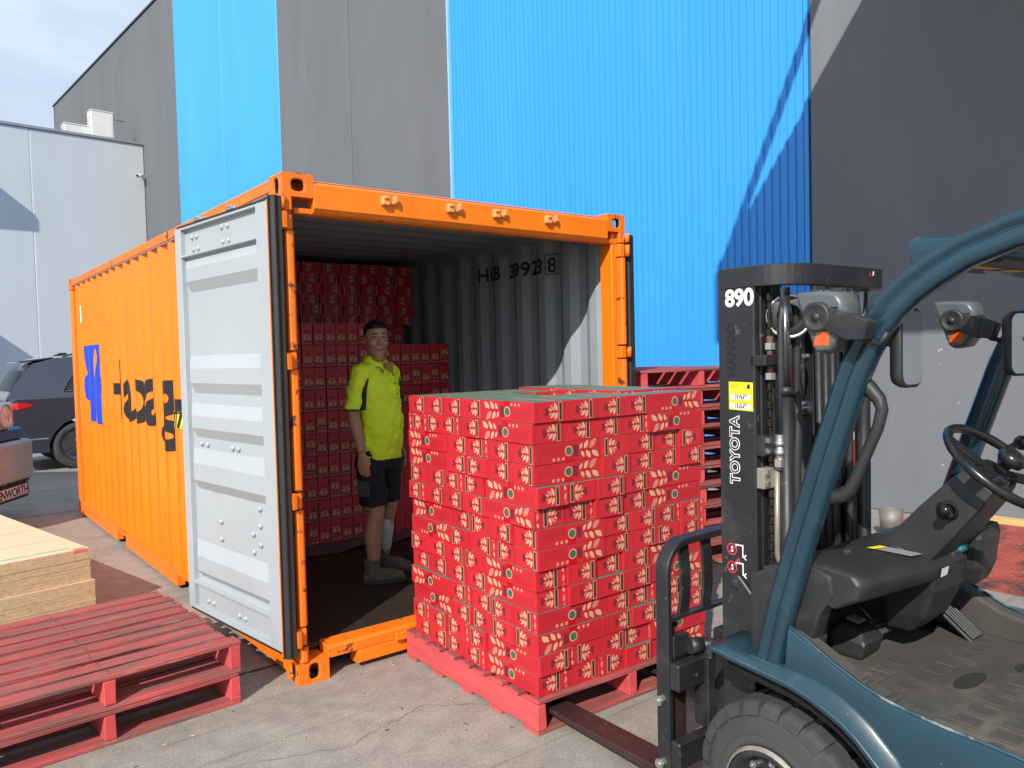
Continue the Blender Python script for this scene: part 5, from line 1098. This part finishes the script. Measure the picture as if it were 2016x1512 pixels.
# ================================================================ PERSON
SKIN = pmat('skin', (.42, .215, .135), .5, var=.08, vscale=12, bump=.05, bscale=120)
HIVIS = pmat('hi_vis_polo', (.80, 1.0, .030), .75, var=.05, vscale=6, bump=.5, bscale=9)
SHORTS = pmat('navy_shorts', (.010, .011, .017), .85, var=.2, vscale=8, bump=.4, bscale=12)
BOOT = pmat('beige_suede_boot', (.125, .10, .075), .85, var=.2, vscale=14, bump=.3, bscale=60)
SOLE = pmat('boot_sole', (.05, .042, .036), .8, var=.2)
HAIR = pmat('black_hair', (.008, .007, .007), .5, var=.3, vscale=60, bump=.6, bscale=180)
BANDAGE = pmat('white_calf_sleeve', (.52, .50, .48), .8, var=.06, vscale=30, bump=.15, bscale=90)
def organic(name, mb, voxel, sm, mat, parent, disp=0, dscale=.08):
    me = mb.mesh(name+'_raw', mat, weld=False); o = bpy.data.objects.new(name+'_raw', me); COL.objects.link(o)
    r = o.modifiers.new('r', 'REMESH'); r.mode = 'VOXEL'; r.voxel_size = voxel
    s_ = o.modifiers.new('s', 'SMOOTH'); s_.factor = .5; s_.iterations = sm
    if disp:
        for k_, (sc_, st_) in enumerate(((dscale, disp), (dscale*.42, disp*.55))):
            tx = bpy.data.textures.new(name+'_folds', 'CLOUDS'); tx.noise_scale = sc_; tx.noise_depth = 1; d_ = o.modifiers.new('d', 'DISPLACE'); d_.texture = tx; d_.strength = st_; d_.mid_level = .5; d_.texture_coords = 'LOCAL'
        s3 = o.modifiers.new('s3', 'SMOOTH'); s3.factor = .5; s3.iterations = 2
    dg = bpy.context.evaluated_depsgraph_get(); m2 = bpy.data.meshes.new_from_object(o.evaluated_get(dg)); m2.name = name
    bpy.data.objects.remove(o); bpy.data.meshes.remove(me)
    for p in m2.polygons: p.use_smooth = True
    if not m2.materials: m2.materials.append(mat)
    return link(name, m2, parent)
def ell(c, a, b, n=20, back=None, rot=0):
    c = Vector(c); pts = []
    for i in range(n):
        t = 2*math.pi*i/n; yy = math.sin(t); pts.append(c + Vector((a*math.cos(t), (b if yy < 0 else (back or b))*yy, 0)))
    return pts
def limb(mb, P, Rr, n=14): mb.tube(P, 0, n, 0, True, Rr)
man = tag(empty('person', (1.0, .93, .164), R(27)), 'person in a hi-vis yellow polo and black shorts standing inside the container', 'person')
b = MB()
# legs
RF = Vector((-.125, -.04, 0)); LF = Vector((.165, .075, 0))
for F, hx in ((RF, -.095), (LF, .095)):
    hip = Vector((hx, .01, .86)); kn = F.lerp(hip, .53) + Vector((0, -.018, 0)); kn.z = .47; an = F + Vector((0, .03, .10))
    limb(b, [an + Vector((0, 0, -.04)), an, F.lerp(kn, .32) + Vector((0, .030, .03)), F.lerp(kn, .62) + Vector((0, .034, .02)), F.lerp(kn, .85) + Vector((0, .012, .01)), kn, kn.lerp(hip, .25), kn.lerp(hip, .6), hip], [.036, .037, .046, .060, .054, .055, .062, .068, .070])
# pelvis and trunk
b.loft([ell((0, .01, .80), .10, .085), ell((0, .01, .95), .12, .095), ell((0, 0, 1.10), .13, .10), ell((0, .0, 1.28), .15, .105), ell((0, .01, 1.40), .15, .09), ell((0, .015, 1.455), .095, .07)], 0, True)
# neck and head
HT = R(-42)                                                    # head turned towards his right shoulder
limb(b, [(-.005, .015, 1.40), (-.008, .008, 1.48), (-.012, -.002, 1.545)], [.068, .060, .058])
HM = Matrix.Translation((-.015, -.008, 1.492)) @ Matrix.Rotation(HT, 4, 'Z') @ Matrix.Rotation(R(4), 4, 'X')
hd = [(.000, .030, .070, .005), (.012, .044, .082, .02), (.035, .057, .087, .045), (.065, .066, .088, .065), (.095, .071, .086, .082), (.130, .073, .084, .092), (.165, .0735, .082, .097), (.195, .069, .074, .093), (.218, .056, .058, .078), (.232, .036, .036, .052), (.238, .012, .012, .02)]
h = MB(); h.loft([ell((0, .0, z), wx, yf, 24, yb) for z, wx, yf, yb in hd], 0, True)
h.sphere((0, -.086, .104), .016, 10, 8, 0, (.95, 1.1, .8)); h.tube([(0, -.080, .148), (0, -.088, .125), (0, -.098, .106)], 0, 8, 0, True, [.007, .010, .012])   # nose
for s_ in (-1, 1):
    h.sphere((s_*.010, -.088, .100), .010, 8, 6); h.sphere((s_*.040, -.066, .100), .027, 10, 8, 0, (1, .8, .8)); h.sphere((s_*.030, -.074, .154), .018, 10, 6, 0, (1.3, .6, .5))
    h.sphere((s_*.075, .012, .118), .026, 10, 8, 0, (.32, .65, 1.15))                                                                  # ears
h.sphere((0, -.082, .058), .020, 10, 6, 0, (1.4, .5, .6)); h.sphere((0, -.074, .018), .026, 10, 6, 0, (1.1, .8, .7)); h.sphere((0, -.045, .0), .045, 10, 8, 0, (1.0, 1, .5))
h.xf(HM); b.add(h.v, h.f, 0, True)
# arms and hands
def arm(S, E, W, hand_dir, s_):
    S, E, W = Vector(S), Vector(E), Vector(W)
    limb(b, [S + (S-E)*.05, S, S.lerp(E, .35), S.lerp(E, .75), E, E.lerp(W, .25), E.lerp(W, .65), W], [.050, .056, .052, .045, .042, .043, .035, .027])
    d = Vector(hand_dir).normalized(); pn = Vector((s_*1, -.25, 0)).normalized(); sd = d.cross(pn).normalized()
    if sd.y > 0: sd = -sd                                       # towards the front: thumb side
    P0 = W + d*.01; rings = []
    for q, w1, t1 in ((0, .023, .018), (.03, .033, .016), (.06, .040, .015), (.085, .041, .014), (.095, .038, .011)):
        cc = P0 + d*q; rings.append([cc + sd*(w1*math.cos(2*math.pi*i/12)) + pn*(t1*math.sin(2*math.pi*i/12)) for i in range(12)])
    b.loft(rings, 0, True)
    inn = -pn
    for k, (o_, ln) in enumerate(((.030, .070), (.010, .080), (-.010, .074), (-.029, .058))):
        p0 = P0 + d*.085 + sd*o_; p1 = p0 + d*ln*.42 + inn*.003; p2 = p1 + d*ln*.32 + inn*.008; p3 = p2 + d*ln*.22 + inn*.010
        limb(b, [p0 - d*.01, p0, p1, p2, p3], [.010, .0098, .0092, .0086, .0070], 8)
    t0 = P0 + d*.022 + sd*.022; limb(b, [t0, t0 + sd*.015 + d*.022 + inn*.006, t0 + sd*.018 + d*.048 + inn*.010, t0 + sd*.014 + d*.066 + inn*.013], [.013, .012, .0105, .008], 8)
arm((-.172, .015, 1.395), (-.222, .045, 1.12), (-.226, -.015, .885), (-.02, -.12, -1), -1)
arm((.172, .015, 1.395), (.226, .05, 1.12), (.222, -.02, .885), (.02, -.12, -1), 1)
body = organic('body', b, .0062, 3, SKIN, man)
# polo shirt
s = MB()
s.loft([ell((0, .005, .815), .162, .138, 28, .125), ell((0, .0, .86), .162, .142, 28, .125), ell((0, -.008, .96), .162, .150, 28, .122), ell((0, -.012, 1.07), .162, .152, 28, .120), ell((0, -.005, 1.18), .164, .140, 28, .120), ell((0, .0, 1.29), .168, .128, 28, .118), ell((0, .008, 1.37), .168, .108, 28, .108), ell((0, .012, 1.425), .135, .085, 28, .090), ell((0, .012, 1.462), .095, .072, 28, .078), ell((0, .010, 1.475), .082, .068, 28, .070)], 0, True)
for s_ in (-1, 1): limb(s, [(s_*.105, .012, 1.395), (s_*.172, .015, 1.385), (s_*.198, .024, 1.30), (s_*.214, .034, 1.20), (s_*.220, .038, 1.155)], [.074, .070, .065, .064, .066], 18)
random.seed(3)
for k in range(26):                                              # soft folds
    z = random.uniform(.86, 1.28); a = random.uniform(0, 6.28); r0 = .160; c_, q_ = math.cos(a), math.sin(a)
    p = [Vector((r0*math.cos(a+t*.35), (.144 if q_ < 0 else .122)*math.sin(a+t*.35), z + t*random.uniform(-.10, .10))) for t in (-1, -.3, .4, 1)]
    limb(s, p, [.003, .0075, .007, .003], 8)
shirt = organic('polo_shirt', s, .0065, 5, HIVIS, man, .030, .10)
m = MB(); n = 22; rings = []
for i in range(n+1):
    a = R(-62) + R(304)*i/n; aa = a + R(0)
    x = math.sin(aa + math.pi)*-1; y = -math.cos(aa + math.pi)*-1
    # open at the front (-y)
    x, y = math.sin(R(28) + R(304)*i/n), -math.cos(R(28) + R(304)*i/n)
    sag = .045*max(0, -y)**2
    rings.append([(x*.070, .010+y*.062-.004, 1.500-sag*1.2), (x*.078, .010+y*.070, 1.505-sag*1.2), (x*.100, .012+y*.088, 1.462-sag*1.5), (x*.094, .012+y*.082, 1.452-sag*1.5)])
m.loft(rings, 0, True); m.build('collar', HIVIS, shirt)
m = MB(); m.prism([(0, -.118, 1.375), (-.030, -.104, 1.43), (-.042, -.090, 1.46), (.042, -.090, 1.46), (.030, -.104, 1.43)], (0, -.004, 0)); m.build('open_neck', SKIN, shirt)
m = MB(); m.loft([[(x-.011, y-.006, z), (x+.011, y-.006, z), (x+.011, y+.01, z), (x-.011, y+.01, z)] for x, y, z in ((0, -.142, 1.23), (0, -.133, 1.29), (0, -.122, 1.34), (0, -.112, 1.39))], 0, False); m.build('placket', HIVIS, shirt, bevel=.002)
for z, y in ((1.25, -.146), (1.32, -.134), (1.375, -.123)):
    m = MB(); m.cyl((0, y, z), (0, y-.004, z), .005, n=8); m.build('button', DECAL_BLACK, shirt)
for s_ in (-1, 1):                                              # dark panel down each sleeve
    m = MB(); rings = []
    for (x, y, z), wd in zip(((.262, -.034, 1.36), (.285, -.030, 1.30), (.297, -.028, 1.23), (.303, -.022, 1.155)), (.003, .010, .014, .017)):
        c = Vector((s_*(x-.080), y-.016, z)); rings.append([c + Vector((s_*-wd, -.006, 0)), c + Vector((s_*wd, -.004, 0)), c + Vector((s_*wd, .02, 0)), c + Vector((s_*-wd, .02, 0))])
    m.loft(rings, 0, False); m.build('sleeve_panel', DECAL_BLACK, shirt)
m = MB(); m.tube([(-.220+.067*math.cos(a), .038+.067*math.sin(a), 1.157) for a in [2*math.pi*i/24 for i in range(25)]], .004, 6); m.build('sleeve_hem', DECAL_BLACK, shirt)
m = MB(); m.add([(.075, -.136, 1.325), (.115, -.122, 1.325), (.115, -.121, 1.338), (.075, -.135, 1.338)], [(0, 1, 2, 3)]); lgo = m.build('chest_logo', pmat('dark_green_print', (.05, .10, .02), .7), shirt, recalc=False); lgo.location = (-.005, -.004, 0)
# shorts
q = MB(); q.loft([ell((0, .008, .985), .148, .122, 24), ell((0, .008, .90), .158, .130, 24), ell((0, .01, .80), .168, .134, 24), ell((0, .012, .745), .160, .124, 24)], 0, True)
for F, hx in ((RF, -.095), (LF, .095)):
    kn = F.lerp(Vector((hx, .01, .86)), .53); kn.z = .50
    limb(q, [(hx, .01, .82), (hx*1.02, .008, .70), (kn.x*.6+hx*.4, kn.y*.7, .60), (kn.x*.8+hx*.2, kn.y, .515)], [.100, .096, .090, .090], 20)
sh_ = organic('shorts', q, .0065, 4, SHORTS, man, .022, .09)
m = MB(); m.prism([(-.205, -.05, .585), (-.205, .045, .585), (-.197, .045, .69), (-.197, -.05, .69)], (-.006, -.008, 0)); m.build('thigh_pocket', pmat('grey_pocket', (.05, .05, .055), .8, var=.2), sh_, bevel=.003)
m = MB(); kn = LF.lerp(Vector((.095, .01, .86)), .53)
limb(m, [LF + Vector((0, .03, .13)), LF.lerp(kn, .32) + Vector((0, .030, .03)), LF.lerp(kn, .62) + Vector((0, .030, .02)), LF.lerp(kn, .84) + Vector((0, .010, .01))], [.041, .051, .066, .060], 20); m.build('calf_sleeve', BANDAGE, man)
# boots
def boot(F, yaw, nm='boot'):
    M = Matrix.Translation(F) @ Matrix.Rotation(yaw, 4, 'Z'); u = MB()
    u.loft([[(x*wx, y, z) for x, z in ((-1, .028), (1, .028), (1, hz*.6), (.55, hz), (-.55, hz), (-1, hz*.6))] for y, wx, hz in ((.085, .030, .075), (.06, .040, .10), (.0, .043, .105), (-.06, .046, .10), (-.11, .050, .088), (-.155, .046, .072), (-.185, .030, .055))], 0, True)
    limb(u, [(0, .030, .05), (0, .028, .11), (0, .026, .155)], [.050, .052, .054], 16); u.xf(M); o = organic(nm, u, .006, 3, BOOT, man, .008, .03)
    so2 = MB(); out = [(-.030, .095), (-.044, .06), (-.044, 0), (-.052, -.08), (-.052, -.13), (-.036, -.185), (0, -.202), (.036, -.185), (.052, -.13), (.052, -.08), (.044, 0), (.044, .06), (.030, .095)]
    so2.prism([(x, y, .0) for x, y in out], (0, 0, .034)); so2.xf(M); so2.build('sole', SOLE, o, bevel=.006)
    lc = MB()
    for k in range(5): yy = -.03-k*.020; zz = .128-k*.012; lc.tube([(-.026, yy, zz-.012), (0, yy-.004, zz+.002-.005*k*.2), (.026, yy, zz-.012)], .0035, 6)
    lc.xf(M); lc.build('laces', SHORTS, o)
    cf = MB(); cf.lathe((0, .026, .150), (0, 0, 1), [(-.008, .052), (.0, .058), (.010, .056), (.010, .048)], 20); cf.xf(M); cf.build('boot_cuff', BOOT, o)
boot(RF + Vector((0, .01, 0)), R(38)); boot(LF + Vector((0, .01, 0)), R(10))
# hair and face
hr = MB(); hr.loft([ell((0, .012, z), wx, yf, 24, yb) for z, wx, yf, yb in ((.085, .060, -.030, .088), (.115, .072, -.020, .100), (.140, .079, .002, .104), (.165, .080, .030, .108), (.185, .0795, .072, .108), (.205, .074, .090, .102), (.225, .062, .078, .088), (.243, .042, .052, .060), (.252, .016, .02, .025))], 0, True)
hr.xf(HM); hair = organic('hair', hr, .005, 1, HAIR, man, .010, .014)
BROW = pmat('brow', (.012, .010, .009), .7)
for s_ in (-1, 1):
    m = MB(); m.tube([HM @ Vector(p) for p in ((s_*.014, -.0895, .1625), (s_*.030, -.087, .1665), (s_*.048, -.074, .161))], 0, 6, 0, True, [.0028, .0036, .0018]); m.build('eyebrow', BROW, man)
    m = MB(); m.tube([HM @ Vector(p) for p in ((s_*.017, -.0865, .1405), (s_*.028, -.0868, .1430), (s_*.041, -.0795, .1395))], 0, 6, 0, True, [.0016, .0036, .0016]); m.build('eye', DECAL_BLACK, man)
m = MB(); m.tube([HM @ Vector(p) for p in ((-.030, -.0845, .0655), (-.018, -.0925, .0595), (0, -.0955, .0575), (.018, -.0925, .0595), (.030, -.0845, .0655))], 0, 6, 0, True, [.0015, .0026, .003, .0026, .0015]); m.build('mouth', pmat('lip_line', (.10, .022, .018), .5), man)
for s_ in (-1, 1):
    m = MB(); m.tube([HM @ Vector(p) for p in ((s_*.017, -.0985, .097), (s_*.031, -.0895, .080), (s_*.036, -.082, .064))], .0015, 6); m.build('smile_line', pmat('skin_fold', (.20, .085, .05), .6), man)
# ================================================================ PARKED CAR
CARP = pmat('dark_blue_car_paint', (.030, .038, .058), .18, var=.05, coat=1.0, rvar=.02)
GLASS = pmat('dark_car_glass', (.010, .012, .014), .05, var=.05, rvar=.02, coat=.4)
TAIL = pmat('red_tail_lens', (.52, .008, .014), .12, var=.1, coat=.8)
BLKTRIM = pmat('black_trim', (.012, .012, .013), .5, var=.1)
cr = tag(empty('parked_car', (-.36, 10.25, 0), R(1.5)), 'dark blue car parked behind the container, its red tail lamp showing', 'car')
Wd = 1.96
low = [(.16, .30), (.05, .40), (.0, .58), (.02, .86), (.07, 1.00), (.12, 1.10), (.20, 1.16), (1.3, 1.17), (2.6, 1.13), (3.6, 1.05), (4.35, .95), (4.75, .80), (4.88, .60), (4.84, .32), (4.55, .24)]
def arch(cx, r, z0=.30, n=9): return [(cx + r*math.cos(a), .37 + r*math.sin(a)) for a in [R(-10) + (math.pi+R(20))*i/n for i in range(n+1)]]
outl = low + arch(3.98, .44) + arch(1.08, .44)
m = MB(); rings = []
for y, ins in ((.0, .05), (.05, .012), (.16, 0), (Wd-.16, 0), (Wd-.05, .012), (Wd, .05)):
    rings.append([(x + (ins if x < 2.4 else -ins)*(.8 if z > .5 else .3), y, z - (ins*.5 if z > .9 else 0)) for x, z in outl])
m.loft(rings, 0, True); m.build('car_body', CARP, cr, ang=25, bevel=0)
def gh(x, z, side, extra=0): ins = .06 + (z-1.12)*.30; return (x, ins - extra if side == 0 else Wd - ins + extra, z)
G = [(.14, 1.10), (.22, 1.30), (.38, 1.55), (.52, 1.68), (.80, 1.76), (1.6, 1.80), (2.4, 1.75), (2.75, 1.66), (3.55, 1.08)]
m = MB(); m.loft([[gh(x, z, 0) for x, z in G], [gh(x, z+.012, 0)[:1] + (.35,) + gh(x, z+.012, 0)[2:] for x, z in G], [gh(x, z+.012, 1)[:1] + (Wd-.35,) + gh(x, z+.012, 1)[2:] for x, z in G], [gh(x, z, 1) for x, z in G]], 0, True); m.build('cabin', CARP, cr, bevel=0)
for side in (0, 1):
    for nm, pts in (('quarter_window', [(.92, 1.24), (.96, 1.36), (1.14, 1.60), (1.55, 1.66), (1.55, 1.22)]), ('side_window', [(1.62, 1.22), (1.62, 1.67), (2.35, 1.64), (2.62, 1.57), (3.2, 1.20)])):
        m = MB(); m.poly([gh(x, z, side, .006) for x, z in pts]); wv = m.build(nm, GLASS, cr, recalc=False)
        m = MB(); loop = pts + [pts[0]]; m.tube([gh(x, z, side, .006) for x, z in loop], .014, 6); m.build('window_trim', BLKTRIM, wv)
m = MB(); RG = [(.205, 1.26), (.262, 1.36), (.385, 1.56), (.48, 1.645)]
m.loft([[(x-.012, .10 + (z-1.1)*.25, z) for x, z in RG], [(x-.03, .45, z) for x, z in RG], [(x-.03, Wd-.45, z) for x, z in RG], [(x-.012, Wd-.10-(z-1.1)*.25, z) for x, z in RG]], 0, True, False, False); m.build('rear_window', GLASS, cr)
m = MB(); m.prism([(.36, .26, 1.70), (.33, .26, 1.725), (.80, .24, 1.785), (.80, .24, 1.76)], (0, Wd-.5, 0)); m.build('spoiler', CARP, cr, bevel=.01)
m = MB(); m.tube([(.95, .30, 1.79), (1.1, .29, 1.825), (2.2, .29, 1.82), (2.35, .30, 1.78)], .016, 8); m.build('roof_rail', BLKTRIM, cr)
m = MB(); m.prism([(.9, Wd/2-.03, 1.80), (1.16, Wd/2-.03, 1.81), (1.12, Wd/2-.03, 1.86), (1.02, Wd/2-.03, 1.86)], (0, .06, 0)); m.build('roof_aerial', CARP, cr, bevel=.01)
m = MB(); m.loft([[(.05, .10, .97), (.058, .10, 1.07), (.085, .10, 1.11)], [(.075, -.004, .98), (.08, .0, 1.075), (.10, .012, 1.10)], [(.28, -.008, .985), (.28, -.006, 1.05), (.28, -.003, 1.09)], [(.46, -.006, 1.03), (.46, -.005, 1.045), (.46, -.004, 1.06)]], 0, True, False, False)
m.loft([[(.045, .10, .97), (.053, .10, 1.07), (.08, .10, 1.11)], [(.030, .55, .98), (.04, .55, 1.06), (.06, .55, 1.09)]], 0, True, False, False); m.build('tail_lamp', TAIL, cr, recalc=False)
m = MB(); m.box((.10, -.006, .50), (.66, .01, .525)); m.build('bumper_strip', STEEL, cr, bevel=.003)
m = MB(); m.prism([(.03, .06, .30), (.0, .06, .46), (.64, .012, .46), (.64, .012, .30)], (0, .04, 0)); m.build('bumper_skirt', BLKTRIM, cr)
m = MB(); m.tube([gh(.50, 1.0, 0), (.50, -.004, 1.0)], .002, 6); 
m = MB(); m.poly([(1.04, -.003, .98), (1.20, -.003, .98), (1.20, -.003, 1.10), (1.04, -.003, 1.10)]); m.build('fuel_flap', CARP, cr, recalc=False)
for cx in (1.08, 3.98):
    for y0, s_ in ((.02, -1), (Wd-.02, 1)):
        m = MB(); m.lathe((cx, y0, .37), (0, s_, 0), [(-.24, .24), (-.22, .36), (-.16, .375), (-.03, .375), (.0, .35), (.004, .26), (-.01, .255)], 40); ty = m.build('wheel', TYRE, cr)
        m = MB(); m.lathe((cx, y0, .37), (0, s_, 0), [(-.02, .255), (-.012, .245), (-.04, .22), (-.045, .06), (-.02, .05), (-.018, .001)], 40)
        for k in range(5):
            a = 2*math.pi*k/5; c_, q_ = math.cos(a), math.sin(a); sd = Vector((-q_, 0, c_))*.03; c0 = Vector((cx, y0 - s_*.012, .37)); m.poly([c0 + Vector((c_, 0, q_))*.05 + sd, c0 + Vector((c_, 0, q_))*.24 + sd*1.2, c0 + Vector((c_, 0, q_))*.24 - sd*1.2, c0 + Vector((c_, 0, q_))*.05 - sd])
        m.build('rim', pmat('alloy_rim', (.18, .18, .19), .3, metal=.9, var=.1), ty)
# ================================================================ TRUCK
STAIN = pmat('polished_bumper', (.50, .46, .40), .42, metal=.75, var=.16, vscale=3, wear=((.30, .25, .18), 7, .58, .2), bump=.05)
TRW = pmat('truck_white_paint', (.55, .54, .52), .35, var=.08, coat=.4)
TRB = pmat('truck_blue_paint', (.012, .028, .14), .28, var=.1, coat=.5)
TT = Vector((-.54, -.84, 0)).normalized(); rzT = math.atan2(TT.y, TT.x)
tk = tag(empty('truck', (-.36, 6.55, 0), rzT), 'truck with a polished steel bumper at the left edge of the yard', 'truck')
# local x runs along the bumper towards the camera, local +y points to the back of the truck? (left-hand normal)
sgn = 1 if Vector((-TT.y, TT.x, 0)).dot(Vector((-.84, .54, 0))) > 0 else -1
Y = lambda d: sgn*d                                            # d metres behind the bumper face
m = MB(); m.prism([(0, Y(0), .40), (0, Y(-.004), .42), (0, Y(-.004), .80), (0, Y(.03), .84), (0, Y(.34), .84), (0, Y(.34), .40)], (2.4, 0, 0)); m.build('bumper', STAIN, tk, bevel=.012, seg=2)
m = MB(); m.box((.98, min(Y(-.0065), Y(-.003)), .56), (1.10, max(Y(-.0065), Y(-.003)), .68)); m.build('tow_hole', DARK_HOLE, tk)
m = MB()
for k in range(14): m.box((.10+k*.16, min(Y(-.008), Y(.02)), .385), (.21+k*.16, max(Y(-.008), Y(.02)), .399))
m.build('bumper_slots', BLKTRIM, tk)
m = MB(); m.box((.02, min(Y(.03), Y(.06)), .20), (2.38, max(Y(.03), Y(.06)), .384)); m.build('valance', STAIN, tk, bevel=.006)
m = MB(); m.box((.10, min(Y(.012), Y(.028)), .20), (.92, max(Y(.012), Y(.028)), .375)); pl_ = m.build('plate_holder', pmat('dark_brown_plate', (.028, .018, .016), .5, var=.1), tk, bevel=.008)
m = MB(); f = Y(.0105)
m.box((.12, min(f, Y(.0118)), .235), (.90, max(f, Y(.0118)), .345)); m.build('name_plate', WHITE, pl_)
m = MB(); add_text(m, 'KENWORTH', .125, (.80, Y(.0095), .246), (-1, 0, 0), (0, 0, 1), 0, .004, .95); m.build('plate_lettering', DECAL_BLACK, pl_, recalc=False, weld=False)
m = MB(); m.box((.06, min(Y(.06), Y(.9)), .842), (2.34, max(Y(.06), Y(.9)), .98)); m.build('lower_panel', TRB, tk, bevel=.02)
for x0 in (.30, 1.50):
    m = MB(); m.box((x0, min(Y(.02), Y(.4)), .982), (x0+.78, max(Y(.02), Y(.4)), 1.27)); lh = m.build('lamp_housing', TRW, tk, bevel=.05, seg=3)
    for dx in (.21, .56):
        c = Vector((x0+dx, Y(.02), 1.125)); ax_ = Vector((0, Y(-1), 0))
        m = MB(); m.lathe(c, ax_, [(-.02, .13), (.02, .132), (.03, .12), (.012, .112)], 28); rg = m.build('headlamp', STEEL, lh)
        m = MB(); m.lathe(c, ax_, [(.012, .112), (.022, .07), (.026, .001)], 24); m.build('headlamp_glass', pmat('lamp_glass2', (.60, .58, .55), .12, var=.3, vscale=40, coat=1), rg)
        m = MB(); m.lathe(c, ax_, [(.0275, .035), (.032, .02), (.033, .001)], 16); m.build('bulb_cap', pmat('pale_glass', (.5, .48, .46), .15), rg)
    m = MB(); m.box((x0+.60, min(Y(-.0), Y(.2)), 1.275), (x0+.75, max(Y(-.0), Y(.2)), 1.37)); m.build('marker_lamp', TRW, tk, bevel=.02)
m = MB(); m.prism([(.75, Y(.10), .99), (1.65, Y(.10), .99), (1.62, Y(.08), 1.75), (.78, Y(.08), 1.75)], (0, Y(.12), 0)); m.build('grille', STAIN, tk, bevel=.02)
for k in range(9): 
    m = MB(); m.box((.84, min(Y(.065), Y(.082)), 1.05+k*.072), (1.56, max(Y(.065), Y(.082)), 1.085+k*.072)); m.build('grille_bar', STEEL, tk)
m = MB(); m.loft([[(.72, Y(.22), .99), (1.68, Y(.22), .99), (1.66, Y(.22), 1.72), (.74, Y(.22), 1.72)], [(.45, Y(1.5), .99), (1.95, Y(1.5), .99), (1.85, Y(1.5), 1.90), (.55, Y(1.5), 1.90)]], 0, False); m.build('bonnet', TRW, tk, bevel=.05, seg=2)
m = MB(); m.loft([[(.18, Y(1.55), .6), (2.22, Y(1.55), .6), (2.22, Y(1.55), 1.95), (2.1, Y(1.85), 2.75), (.3, Y(1.85), 2.75), (.18, Y(1.55), 1.95)], [(.18, Y(3.4), .6), (2.22, Y(3.4), .6), (2.22, Y(3.4), 1.95), (2.15, Y(3.4), 2.85), (.25, Y(3.4), 2.85), (.18, Y(3.4), 1.95)]], 0, False); m.build('cab', TRW, tk, bevel=.04, seg=2)
m = MB(); m.poly([(.35, Y(1.57), 2.02), (2.05, Y(1.57), 2.02), (1.98, Y(1.80), 2.64), (.42, Y(1.80), 2.64)]); o = m.build('windscreen', GLASS, tk, recalc=False); o.location.y = Y(-.03)
for x in (.28, 2.12):
    m = MB(); m.lathe((x-.14, Y(.95), .50), (1, 0, 0), [(0, .25), (.02, .46), (.06, .50), (.22, .50), (.26, .46), (.28, .25)], 32); m.build('wheel', TYRE, tk)
